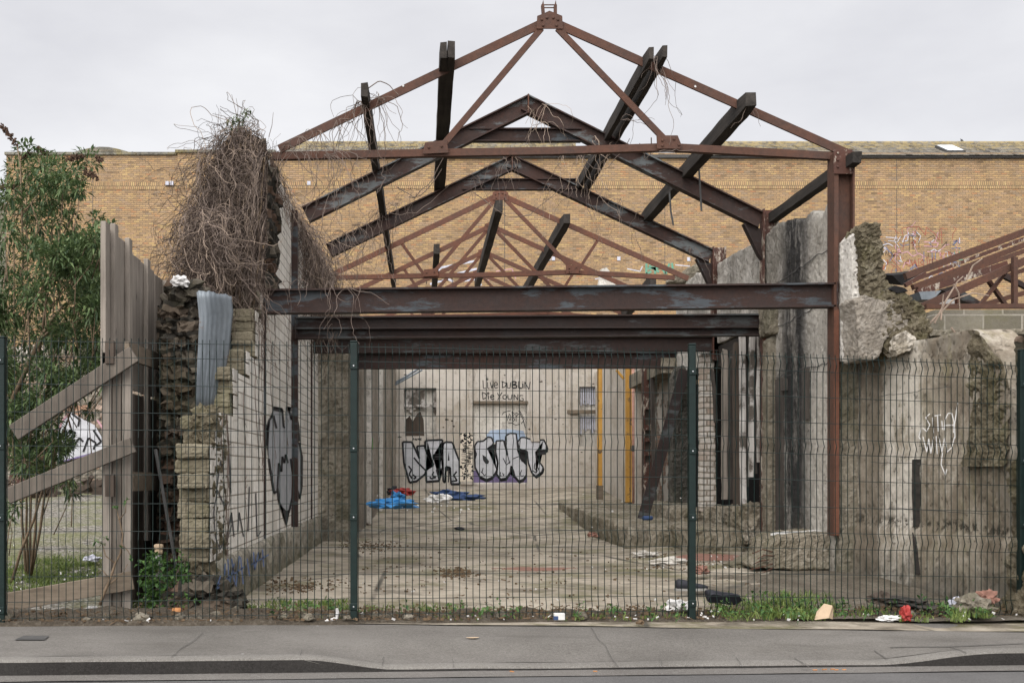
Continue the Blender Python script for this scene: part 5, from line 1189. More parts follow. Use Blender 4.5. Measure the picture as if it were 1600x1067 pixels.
hb('front_stile', (XH - .03, 8.80, 1.9), (XH + .012, 8.925, 3.02), 'wood_grey')
for i in range(3): hb('post', (XH + .005 + i * .072 - .02, 8.80 + .012 * i, .0), (XH + .072 + i * .072 - .02, 8.86 + .012 * i, 2.02 - .012 * i), 'wood_brown' if i == 1 else 'wood_grey')
m = MB(); m.bar(at(198, 548, 8.92) - LH, at(262, 570, 10.7) - LH, .14, .035, Vector((1, 0, 0))); m.build('rail', 'wood_rail', t)
m = MB(); m.bar(at(206, 752, 8.92) - LH, at(262, 752, 10.7) - LH, .15, .035, Vector((1, 0, 0))); m.build('rail', 'wood_rail', t)
m = MB(); m.bar(at(210, 553, 8.74) - LH, at(22, 676, 8.74) - LH, .128, .04); bevel(m.build('slanting_prop', 'wood_brown', t), .004)
m = MB(); m.bar(at(208, 695, 8.73) - LH, at(12, 775, 8.73) - LH, .118, .04); bevel(m.build('slanting_prop', 'wood_brown', t), .004)
m = MB(); m.bar(at(208, 906, 8.76) - LH, at(2, 942, 8.60) - LH, .14, .04); bevel(m.build('bottom_rail', 'wood_rail', t), .004)
for (x, y) in ((173, 548), (173, 755)):
    m = MB(); a = at(x, y, 8.74) - LH; m.box((a.x - .032, -.30, a.z - .10), (a.x + .032, -.245, a.z + .07)); m.build('block', 'wood_dark', t)
# stone rubble between hoarding and block wall
o = frontal_slab('rubble_wall', [(258, 950), (262, 700), (256, 560), (258, 480), (268, 450), (290, 442), (306, 452), (304, 560), (306, 640), (312, 690), (300, 760), (302, 860), (322, 900), (330, 950)], 9.75, 10.4, 'dark_rubble'); rough(o, .028, .17, .2)
tag(o, 'dark collapsing stone rubble wall between the hoarding and the white block wall', 'wall')
o = frontal_slab('rubble_pier', [(296, 950), (304, 880), (296, 790), (300, 700), (302, 640), (328, 642), (325, 700), (324, 800), (326, 870), (338, 940)], 8.85, 9.5, 'broken'); rough(o, .022, .10, .14)
tag(o, 'mossy broken masonry end against the front of the white block wall', 'pier')
o = frontal_slab('rubble_spill', [(240, 970), (258, 930), (330, 905), (370, 930), (372, 975)], 8.75, 9.0, 'dark_rubble'); rough(o, .03, .12, .15)
tag(o, 'low spill of dark stones at the foot of the white block wall', 'rubble')
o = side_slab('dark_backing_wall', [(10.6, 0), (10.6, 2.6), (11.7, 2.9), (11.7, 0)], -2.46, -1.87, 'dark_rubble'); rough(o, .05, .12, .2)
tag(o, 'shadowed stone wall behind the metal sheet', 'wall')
m = MB(); rg = []
N = 26; L0 = [(306, 640), (308, 560), (311, 500), (307, 455)]; R0 = [(330, 640), (350, 545), (356, 480), (354, 457)]
def lerp(P, f):
    f *= len(P) - 1; i = min(int(f), len(P) - 2); g_ = f - i; return (P[i][0] + (P[i + 1][0] - P[i][0]) * g_, P[i][1] + (P[i + 1][1] - P[i][1]) * g_)
for j in range(13):
    l = lerp(L0, j / 12); r = lerp(R0, j / 12); row = []
    for i in range(N + 1):
        f_ = i / N; p = at(l[0] + (r[0] - l[0]) * f_, l[1] + (r[1] - l[1]) * f_ + (3 * nz(i, 3, 0, .5) if j == 12 else 0), 9.62)
        p.y += -.10 * math.sin(f_ * math.pi) * (j / 12) + .25 * f_ + .0045 * math.sin(f_ * 14 * math.pi) + .02 * nz(f_ * 2, j * .3); row.append(m.bm.verts.new(p))
    rg.append(row)
for j in range(12):
    for i in range(N): m.bm.faces.new((rg[j][i], rg[j][i + 1], rg[j + 1][i + 1], rg[j + 1][i]))
o = m.build('metal_sheet', 'galvanised', None, True); q_ = o.modifiers.new('thick', 'SOLIDIFY'); q_.thickness = .004
tag(o, 'bent grey corrugated metal sheet standing beside the stepped white wall', 'metal sheet')
def crumple(name, label, cat, p, s_, mat, flat=.5, seed=0, group=None, f=2.6, amp=.5):
    bm = bmesh.new(); bmesh.ops.create_icosphere(bm, subdivisions=3, radius=1)
    for v in bm.verts:
        k = 1 + amp * mnoise.noise(v.co * f + Vector((seed * 7.1, seed, 0))) + .18 * mnoise.noise(v.co * 7 + Vector((seed, 0, 3)))
        v.co = Vector((v.co.x * s_[0] * k, v.co.y * s_[1] * k, max(v.co.z, -.55) * s_[2] * k))
    m_ = MB(); m_.bm.free(); m_.bm = bm
    o_ = m_.build(name, mat); o_.location = p + Vector((0, 0, s_[2] * .45)); o_.rotation_euler.z = seed * 1.3
    return tag(o_, label, cat, group)
crumple('plastic_bag', 'crumpled white plastic bag caught on the rubble above the metal sheet', 'bag', at(282, 447, 9.7), (.075, .06, .06), 'white_rag', seed=3)
m = MB(); m.tube([at(243, 702, 9.2), at(262, 810, 9.1), at(279, 905, 9.0)], .014, None, 6); tag(m.build('dark_pole', 'iron'), 'thin dark pole leaning in the gap beside the rubble', 'pole')
m = MB(); m.tube([at(262, 540, 9.9), at(270, 600, 9.8), at(278, 668, 9.7)], .012, None, 6); tag(m.build('pale_stick', 'wood_grey'), 'thin pale stick leaning high on the dark rubble', 'stick')
p = at(248, 905, 8.95); t = thing('plastic_bottle', 'white bottle with an orange top standing in the brambles', 'bottle', None, p); t.scale = (.8, .8, .95)
m = MB(); m.lathe([(.03, 0), (.036, .02), (.036, .16), (.03, .19), (.03, .2)], (0, 0, 0)); m.build('body', 'white_rag', t, True)
m = MB(); m.lathe([(.034, .205), (.04, .22), (.04, .24), (.03, .245), (.045, .25), (.046, .285), (.03, .29)], (0, 0, 0)); m.build('top', 'card', t, True)
m = MB(); m.lathe([(.0366, .07), (.0366, .10)], (0, 0, 0)); m.build('label', 'orange_label', t, True)

# ------------------------------------------------------------------ plants
def leafq(m, p, d, ln, wd):
    d = d.normalized(); sd = d.cross(Vector((U(-.3, .3), U(-.3, .3), 1)))
    if sd.length < 1e-3: sd = Vector((1, 0, 0))
    sd.normalize(); up = sd.cross(d)
    a = m.bm.verts.new(p); b_ = m.bm.verts.new(p + d * ln * .45 + sd * wd / 2 + up * wd * .2); c = m.bm.verts.new(p + d * ln * .45 - sd * wd / 2 + up * wd * .2)
    e = m.bm.verts.new(p + d * ln - Vector((0, 0, ln * .22)) ); k = m.bm.verts.new(p + d * ln * .5)
    m.bm.faces.new((a, b_, k)); m.bm.faces.new((a, k, c)); m.bm.faces.new((b_, e, k)); m.bm.faces.new((k, e, c))
def rv():
    while True:
        v = Vector((U(-1, 1), U(-1, 1), U(-1, 1)))
        if .05 < v.length < 1: return v.normalized()
t = thing('buddleia_bush', 'tall leafy green bush with brown seed heads at the left edge', 'bush', None, at(20, 880, 11.2)); LT = t.location
cl = [(40, 236, 13), (28, 268, 18), (16, 300, 16), (46, 288, 18), (62, 250, 14), (70, 268, 20), (88, 262, 18), (100, 285, 22), (116, 268, 18), (138, 252, 15), (125, 296, 10), (72, 310, 22), (98, 318, 20), (48, 325, 22), (20, 338, 24), (8, 366, 22),
      (62, 346, 22), (114, 340, 8), (88, 348, 9), (150, 340, 8), (158, 362, 13), (172, 358, 9), (122, 366, 7), (140, 372, 10), (22, 300, 10), (8, 315, 8), (80, 300, 18), (110, 300, 12), (60, 290, 14),
      (146, 400, 24), (150, 440, 22), (130, 470, 24), (146, 500, 20), (154, 540, 14), (112, 610, 14), (130, 585, 12), (60, 620, 16), (30, 640, 20), (16, 690, 22), (55, 690, 14), (60, 728, 12), (105, 748, 12), (112, 770, 8), (14, 805, 12), (24, 790, 10), (110, 690, 8), (140, 640, 8), (78, 655, 9)]
for k in range(58):
    cl.append((U(-30, 168), U(375, 590), U(14, 26)))
for k in range(16): cl.append((U(95, 174), U(375, 480), U(12, 22)))
for k in range(18): cl.append((U(70, 172), U(480, 610), U(10, 20)))
for k in range(34): cl.append((U(-14, 100), U(570, 735), U(12, 22)))
for k in range(14): cl.append((U(-20, 60), U(560, 700), U(10, 20)))
leafm = MB(); stem = MB(); RT = [Vector((x_, y_, lot_z(x_, y_) - .03)) for x_, y_ in ((-4.0, 11.2), (-3.95, 11.6), (-4.15, 11.0), (-4.1, 11.9))]
for i, (x, y, r) in enumerate(cl):
    Y = 11.3 + 1.3 * math.sin(i * 2.4) * (1 if y > 360 else .5); c = at(x, y, Y); rw = r * Y / F
    a = min(RT, key=lambda q: abs(q.x - c.x + .1) + .15 * R()); mid = a.lerp(c, .55) + Vector((U(-.15, .05), U(-.1, .1), U(.0, .25)))
    if i in (0, 7, 14, 19, 24, 33, 36):
        pts = []
        for k in range(9):
            f_ = k / 8; pts.append(a * (1 - f_) ** 2 + mid * 2 * f_ * (1 - f_) + c * f_ ** 2 + Vector((.03 * nz(i, k, 0, .7), .03 * nz(i, k, 3, .7), 0)) - LT)
        stem.tube(pts, .016, .004, 5)
    else: stem.tube([c - LT, c + Vector((U(-.12, .05), U(-.05, .05), -.18)) - LT, c + Vector((U(-.2, .05), U(-.1, .1), -.42)) - LT], .003, .007, 4)
    for k in range(int(26 + r * r * .36)):
        v = rv(); o_ = v * rw * (R() ** .4) * (1.12 if R() < .8 else 1.4); o_.z *= .9
        p = c + o_; d = (o_.normalized() * .8 + rv() * .6 + Vector((0, 0, .1)))
        leafq(leafm, p - LT, d, U(.05, .12), U(.016, .032))
leafm.build('foliage', 'leaf', t, False, False); stem.build('stem', 'bark', t, True)
for pts in ([(-14, 198), (2, 197), (12, 206), (20, 217), (26, 228)], [(58, 232), (66, 236), (76, 240)], [(106, 250), (118, 246), (130, 243)], [(132, 271), (143, 272), (154, 278)], [(35, 246), (42, 242), (46, 243)], [(0, 291), (8, 294)], [(152, 246), (160, 252)], [(18, 292), (26, 294)]):
    m = MB(); P3 = [at(x, y, 11.3) - LT for x, y in pts]
    m.tube(P3, .010, .006, 5)
    for i in range(len(P3) - 1):
        for k in range(26):
            q = P3[i].lerp(P3[i + 1], R()) + rv() * .022; m.bar(q, q + rv() * .022, .012, .012)
    m.build('seed_head', 'seed_head', t)
m = MB(); m.tube([at(x, y, 11) - LT for x, y in ((8, 650), (40, 580), (62, 530), (80, 500), (98, 478))], .028, .012, 6); m.tube([at(x, y, 10.9) - LT for x, y in ((62, 530), (95, 505), (130, 498))], .014, .006, 5)
m.tube([at(x, y, 11) - LT for x, y in ((60, 560), (72, 470), (80, 420), (96, 370), (118, 330))], .016, .006, 5); m.tube([at(x, y, 11.1) - LT for x, y in ((36, 420), (34, 330), (32, 260), (27, 230))], .013, .006, 5)
m.build('bare_limb', 'bark', t, True)
# brambles by the rubble
t = thing('bramble', 'low green bramble growing between the hoarding and the rubble', 'bramble', None, at(268, 945, 8.85)); LT = t.location
leafm = MB(); stem = MB()
for k in range(46):
    c = at(U(232, 300), U(872, 945), U(8.7, 9.0)); stem.tube([Vector((U(-.1, .1), 0, 0)), (c - LT) * .5 + Vector((0, 0, .08)), c - LT], .004, .002, 4)
    for j in range(22): leafq(leafm, c + rv() * .07 - LT, rv() + Vector((0, -.4, .4)), U(.03, .06), U(.025, .045))
leafm.build('foliage', 'bramble', t, False, False); stem.build('stem', 'vine', t)
m = MB()
m.tube([at(x, y, 8.66) for x, y in ((156, 945), (163, 925), (172, 905), (180, 880), (188, 865), (192, 835), (186, 810), (180, 790))], .014, .004, 6)
for q in (((180, 880), (165, 868), (160, 850), (150, 845)), ((190, 850), (200, 860), (205, 870)), ((186, 812), (196, 800), (197, 782)), ((168, 915), (180, 905), (192, 895), (200, 880)), ((172, 905), (160, 890), (150, 895))): m.tube([at(x, y, 8.66) for x, y in q], .006, .002, 5)
o = m.build('climbing_stem', 'bark', None, True); tag(o, 'bare twisting stem climbing the front post of the hoarding', 'climber')
for (x, y) in ((188, 855), (197, 782), (150, 845), (204, 872), (160, 850), (180, 790), (166, 840)):
    m = MB()
    for j in range(4): leafq(m, at(x, y, 8.64), rv() + Vector((0, -.3, .2)), U(.03, .05), U(.02, .035))
    m.build('leaf_bud', 'bramble', o, False, False)

# dead vine over the left wall
o = frontal_slab('ivy_clad_pier', [(318, 470), (316, 400), (322, 340), (340, 270), (352, 228), (380, 207), (412, 228), (418, 300), (416, 470)], 11.78, 12.6, 'dark_rubble'); rough(o, .05, .14, .25)
tag(o, 'ragged masonry pier buried under the dead vine at the left end of the front truss', 'pier')
t = thing('dead_vine', 'thick mass of bare brown vine hanging over the top of the left wall', 'dead vine', None, at(380, 450, 11.8)); LV = t.location
def lerp2(P, f):
    f *= len(P) - 1; i = min(int(f), len(P) - 2); g_ = f - i
    return P[i][0] + (P[i + 1][0] - P[i][0]) * g_, P[i][1] + (P[i + 1][1] - P[i][1]) * g_
def strand(m, p, v, n, step, grav, rnd, r0, r1=None, sides=3, xmax=None):
    pts = [p.copy()]
    for i in range(n):
        v = v + Vector((U(-rnd, rnd), U(-rnd, rnd), U(-rnd, rnd) - grav)); v = v.normalized()
        if xmax is not None and (p + v * step).x > xmax: v.x = -abs(v.x) * .5
        p = p + v * step; pts.append(p.copy())
    m.tube(pts, r0, r1 if r1 else r0 * .6, sides, False)
CREST = [(338, 292), (346, 250), (355, 222), (368, 197), (382, 197), (396, 204), (408, 218), (418, 238)]
for nm, cnt, mt in (('vine_stem', 620, 'vine'), ('pale_vine_stem', 260, 'vine_pale'), ('dark_vine_stem', 560, 'vine_dark')):
    m = MB()
    for k in range(int(cnt * 1.15)):                       # fall from the crest down the face of the pier
        a = R(); x, y = lerp2(CREST, a); d_ = R() ** 1.3; top = at(x + U(-3, 3), y + d_ * 170, 11.62 + U(-.12, .25))
        strand(m, top - LV, Vector((U(-.8, .3) if a < .5 else U(-.5, .35), U(-.5, .2), U(-.6, .5))), int(U(8, 40)), .05, U(.12, .5), .62, U(.0018, .0042), xmax=-1.60 - LV.x + U(-.06, .03))
    for k in range(int(cnt * .8)):                         # left edge
        f_ = R(); top = at(350 - 38 * f_ ** .7 + U(-2, 26), 240 + 165 * f_, 11.65 + U(-.2, .35))
        strand(m, top - LV, Vector((U(-.3, .45), U(-.4, .2), U(-.8, .3))), int(U(6, 24)), .045, U(.15, .5), .65, U(.0018, .0042), xmax=-1.64 - LV.x)
    for k in range(int(cnt * 1.15)):                       # along the top of the block wall, thicker towards its far end
        Y = 12.0 + 2.4 * R() if R() < .12 else 14.2 + 5 * R() ** .8; top = Vector((-1.66 + U(-.1, .08), Y, 4.38 + U(-.12, .12)))
        L_ = U(8, 44) if Y > 14.6 else U(3, 12)
        strand(m, top - LV, Vector((U(-.1, .5), U(-.5, .4), U(-.6, .4))), int(L_), .048, U(.2, .55), .6, U(.002, .0046))
    for k in range(int(cnt * .6)):                         # lower left tangle over the rubble
        top = at(U(296, 350), U(320, 432), 11.0 + U(-.3, .6)); strand(m, top - LV, Vector((U(-.6, .4), U(-.5, .2), -.4)), int(U(6, 24)), .045, U(.05, .3), .75, U(.0018, .0042))
    for k in range(int(cnt * .2)):                         # runners crossing the mass
        x, y = lerp2(CREST, R()); top = at(x + U(-30, -5), y + U(0, 190), 11.5 + U(-.1, .1)); strand(m, top - LV, Vector((U(-1, 1), U(-.2, .1), U(-.2, .3))), int(U(6, 18)), .042, .1, .6, U(.0018, .004), xmax=-1.62 - LV.x)
    m.build(nm, mt, t, False, False)
m = MB()
for k in range(70):                                        # stray shoots against the sky
    a = R(); top = at(338 + 110 * a, 232 - 34 * math.sin(min(1, a * 1.5) * math.pi) ** .8 + 20 * a + U(-5, 12), 11.7); strand(m, top - LV, Vector((U(-.7, .6), U(-.3, .3), .8)), int(U(2, 7)), .045, .02, .4, .0026, .0014)
for pts in ([(372, 190), (366, 165), (362, 148)], [(370, 192), (372, 170), (369, 154)], [(365, 195), (350, 182), (332, 178)], [(420, 214), (425, 196), (427, 176)]): m.tube([at(x, y, 11.7) - LV for x, y in pts], .004, .002, 4)
for k in range(0): pass
m.build('stray_shoot', 'vine', t, False, False)
m = MB()
for k in range(16):                                        # old woody stems down the pier
    a = R(); x, y = lerp2(CREST, a); p0_ = at(x + U(-6, 6), y + 25, 11.6); q0_ = at(x * .6 + 360 * .4 + U(-45, 15), U(440, 480), 11.45)
    m.tube([p0_.lerp(q0_, k_ / 9) + Vector((.05 * nz(k, k_, 1, .6), -.05 + .05 * nz(k, k_, 5, .6), 0)) - LV for k_ in range(10)], .007, U(.01, .018), 5)
m.build('woody_stem', 'bark', t, True)
m = MB()
for k in range(420):                                       # withered leaf scraps caught in the stems
    x, y = lerp2(CREST, R()); leafq(m, at(x + U(-30, 8), y + U(5, 200), 11.5 + U(-.15, .15)) - LV, rv(), U(.02, .05), U(.015, .03))
m.build('withered_leaves', 'dead_leaf', t, False, False)
m = MB()
for k in range(14):                                        # creepers sticking to the white blocks
    Y = U(9.2, 15.5); zt_ = min([z_ for y_, z_ in steps if y_ <= Y][-1], 3.2) if Y < 11.7 else U(2.4, 4)
    p = Vector((XL + .012, Y, zt_)); pts = [p.copy()]
    for i in range(int(U(8, 22))):
        p = p + Vector((U(-.002, .004), U(-.05, .05), -.085)); pts.append(p.copy())
        if R() < .25:
            q = p + Vector((.004, U(-.15, .15), U(-.12, .05))); m.tube([p - LV, (p + q) / 2 - LV + Vector((.004, 0, .01)), q - LV], .003, .002, 3, False)
    m.tube([q - LV for q in pts], .005, .003, 3, False)
m.build('clinging_stem', 'vine', t, False, False)
m = MB()
for (x, y) in ((368, 190), (380, 186), (360, 200), (385, 182), (372, 196)):
    for j in range(26): leafq(m, at(x + U(-7, 7), y + U(-8, 8), 11.6) - LV, rv() + Vector((0, 0, .9)), U(.04, .09), U(.012, .022))
m.build('green_tuft', 'leaf', t, False, False)
# hanging strands on the steel
def hang(label, seeds, mt='vine'):
    m = MB()
    for (x, y, Y, n, ln) in seeds:
        for k in range(n):
            p = at(x + U(-6, 6), y + U(-3, 3), Y + U(-.08, .08)); v = Vector((U(-.5, .5), U(-.3, .3), U(-.5, .2)))
            strand(m, p, v, int(ln * U(.3, 1.15) / .045), .045, .3, .6, U(.0025, .0045), .002)
    return tag(m.build('hanging_vine', mt, None, False, False), label, 'dead vine')
hang('dead vine dangling from the left rafter of the front truss', [(470, 215, 11.75, 6, .9), (500, 205, 11.75, 10, 1.0), (530, 190, 11.75, 7, .8), (560, 160, 11.72, 16, .9), (590, 150, 11.72, 9, 1.3), (600, 155, 11.72, 4, .9), (450, 225, 11.7, 12, .8), (510, 240, 11.75, 8, 1.5), (540, 240, 11.75, 5, 1.3)])
hang('dead vine dangling from the split purlin on the right of the truss', [(1022, 90, 11.6, 6, .9), (1030, 105, 11.7, 5, .9), (1025, 235, 11.75, 2, .5), (1165, 165, 11.6, 3, .5), (970, 190, 12.8, 4, .9)])
hang('dead vine looped round the peak of the nearer portal frame', [(830, 172, Y2 - .1, 6, .5), (850, 165, Y2 - .1, 6, .7), (845, 190, Y2 - .1, 5, .8), (930, 215, Y2 - .1, 5, 1.3), (960, 225, Y2 - .1, 3, 1.6), (905, 240, Y2 - .1, 5, 1.4), (880, 245, Y2 - .1, 3, .9), (790, 235, Y2, 4, .6)], 'vine_pale')
hang('dead vine trailing from the second portal frame', [(560, 350, Y3 - .1, 16, 1.4), (590, 330, Y3 - .1, 14, 1.4), (620, 320, Y3 - .1, 9, 1.2), (650, 300, Y3 - .1, 5, .8), (540, 365, Y3 - .1, 14, 1.3), (800, 250, Y3 - .1, 6, .7), (780, 260, Y3 - .1, 5, .9), (905, 285, Y3 - .1, 4, 1.2), (945, 300, Y3 - .1, 4, 1.3), (965, 310, Y3 - .1, 5, 1.4), (1000, 330, Y3 - .1, 3, 1.1), (860, 290, Y3 - .1, 3, .9), (740, 275, Y3 - .1, 4, .7), (1085, 385, Y3 - .1, 5, .5)])
hang('dead vine hanging in front of the left end of the long beams', [(518, 440, 11.65, 3, .9), (525, 430, 11.65, 4, 1.0), (540, 450, 11.65, 3, .7), (552, 445, 11.65, 3, .8), (470, 440, 11.65, 3, .6), (440, 440, 11.68, 4, .6), (400, 440, 11.4, 8, 1.4), (390, 430, 11.3, 8, 1.3), (522, 520, 14.1, 5, .6)])
m = MB()
for (a, b_, Y, sg) in (((620, 290), (690, 262), 14, .25), ((640, 310), (695, 245), 14, .1), ((600, 330), (700, 290), 16.5, .2), ((1020, 215), (1000, 225), 12, .2), ((570, 145), (620, 150), 11.7, -.12), ((895, 225), (985, 215), 14, .35), ((560, 160), (540, 190), 11.7, .1), ((740, 300), (880, 290), 16.5, .4)):
    p, q = at(*a, Y), at(*b_, Y); m.tube([p.lerp(q, k / 8) - Vector((0, 0, sg * math.sin(k / 8 * math.pi))) + Vector((U(-.02, .02), 0, U(-.02, .02))) for k in range(9)], .006, .004, 4)
tag(m.build('looping_vine', 'vine'), 'long loops of dead vine strung between the portal frames', 'dead vine')
m = MB(); m.tube([at(1046, 300, 14.2), at(1048, 330, 14.2), at(1052, 352, 14.2)], .012); m.tube([at(1092, 262, 14), at(1096, 330, 14)], .012)
tag(m.build('loose_cable', 'iron'), 'short black cable ends hanging below the nearer portal frame', 'cable')

# ------------------------------------------------------------------ grass, stones and litter
def tufts(name, label, regs, mat='grass'):
    m = MB()
    for (x0, x1, y0, y1, n, h0, h1, zf) in regs:
        for k in range(n):
            px, py = U(x0, x1), U(y0, y1); p = on_floor(px, py, 0)
            p = on_floor(px, py, zf(p.x, p.y)); p = on_floor(px, py, zf(p.x, p.y))
            if nz(p.x, p.y, 4, 3.0) + U(-.35, .35) < -.05: continue
            for j in range(5):
                d = Vector((U(-.6, .6), U(-.6, .6), 1)).normalized(); h = U(h0, h1); sd = Vector((U(-1, 1), U(-1, 1), 0)).normalized() * U(.0025, .006); q = p + Vector((U(-.03, .03), U(-.03, .03), -.01))
                mid = q + d * h * .6; tip = mid + (d + Vector((d.x, d.y, -.6)) * .9) * h * .4
                a = [m.bm.verts.new(v) for v in (q - sd, q + sd, mid + sd * .8, mid - sd * .8)]; m.bm.faces.new(a); m.bm.faces.new((a[3], a[2], m.bm.verts.new(tip)))
    return stuff(m.build(name, mat, None, False, False), label, 'grass')
def zv(x, y): return .02
tufts('grass', 'green weeds and grass along the foot of the mesh fence', [(1105, 1300, 928, 968, 300, .03, .09, zv), (1190, 1270, 938, 965, 130, .05, .13, zv), (1120, 1190, 940, 962, 60, .05, .12, zv), (1300, 1560, 945, 970, 150, .03, .07, zv), (320, 545, 938, 968, 620, .03, .07, zv), (555, 720, 945, 968, 160, .03, .06, zv), (740, 1075, 950, 968, 110, .03, .06, zv), (1490, 1545, 950, 970, 200, .05, .11, zv), (200, 330, 940, 965, 160, .03, .07, zv)])
m = MB()
for k in range(130):
    px, py = random.choice(((U(1105, 1300), U(932, 966)), (U(1110, 1300), U(945, 968)), (U(320, 545), U(940, 966)), (U(1300, 1560), U(945, 968)), (U(560, 1080), U(952, 968)), (U(1480, 1550), U(946, 966))))
    p = on_floor(px, py, .03); h = U(.02, .09)
    for j in range(random.randint(5, 12)): leafq(m, p + Vector((U(-.04, .04), U(-.04, .04), U(0, h))), rv() + Vector((0, -.2, .5)), U(.025, .06), U(.012, .03))
stuff(m.build('weeds', 'bramble', None, False, False), 'small broad leaved weeds among the grass under the fence', 'weeds')
tufts('lot_grass', 'yellow green grass patches on the gravel lot', [(5, 168, 815, 925, 2300, .03, .09, lambda x, y: lot_z(x, y)), (5, 150, 850, 915, 1000, .05, .13, lambda x, y: lot_z(x, y)), (95, 160, 735, 752, 900, .05, .12, lambda x, y: lot_z(x, y))])
m = MB()
for k in range(2600):                                      # twigs, dead leaves and grit below the fence
    s_ = U(-4.0, 7.2); tt = abs(random.gauss(0, .24)) - .06; p = street(s_, tt, .035 + .045 * R() * (tt > .02)); ln = U(.02, .12) if R() < .4 else U(.01, .035)
    d = Vector((U(-1, 1), U(-1, 1), U(-.15, .25))).normalized(); m.bar(p, p + d * ln, U(.002, .005) if ln > .036 else U(.008, .02), .003)
for k in range(2200):
    g_ = random.gauss; px, py = random.choice(((g_(575, 28), g_(854, 4)), (g_(640, 34), g_(831, 3)), (g_(630, 40), g_(805, 6)), (g_(670, 45), g_(783, 5)), (g_(712, 14), g_(895, 4)), (U(560, 1080), U(770, 960)), (U(560, 1080), U(770, 960)), (g_(1065, 40), g_(876, 8)), (g_(470, 35), g_(915, 6)), (U(1110, 1560), U(890, 960))))
    p = on_floor(px, py, 0); p = on_floor(px, py, floor_z(p.x, p.y)); p = on_floor(px, py, floor_z(p.x, p.y)); p.z += .008; ln = U(.008, .05); d = Vector((U(-1, 1), U(-1, 1), U(-.1, .15))).normalized(); m.bar(p, p + d * ln, U(.003, .018), .005)
stuff(m.build('leaf_litter', 'dead_leaf'), 'twigs and dead leaves scattered under the fence and over the floor', 'litter')
m = MB()
for k in range(260):
    px, py = random.choice(((U(0, 330), U(955, 970)), (U(560, 1590), U(955, 968)), (U(590, 740), U(772, 800)), (U(20, 160), U(850, 930)), (U(1000, 1180), U(865, 890)), (U(560, 1080), U(770, 950))))
    z_ = .05 if py > 950 else .02
    p = on_floor(px, py, z_); p = on_floor(px, py, floor_z(p.x, p.y) + .012) if px > 330 and py < 950 else (on_floor(px, py, lot_z(p.x, p.y) + .06) if py < 950 else p); d = Vector((U(-1, 1), U(-1, 1), U(-.2, .4))).normalized(); m.bar(p, p + d * U(.006, .03), U(.004, .016), .003)
stuff(m.build('paper_scraps', 'white_rag'), 'small white scraps of paper and plastic scattered over the ground', 'litter')
base = None
for k in range(44):
    s_ = U(-3.2, .3) if k < 34 else U(.4, 6.6); p = street(s_, U(-.02, .14), .03); r = U(.018, .05)
    crumple('loose_stone', 'rough loose stone in the row along the foot of the fence', 'stone', p, (r * 1.3, r, r * .8), 'stone', seed=k, group='loose stones under the fence', f=1.4, amp=.35)
def gf(px, py, z=None):
    p = on_floor(px, py, 0); z_ = floor_z(p.x, p.y) if z is None else z
    for _ in range(3): p = on_floor(px, py, z_); z_ = floor_z(p.x, p.y) if z is None else z
    return p
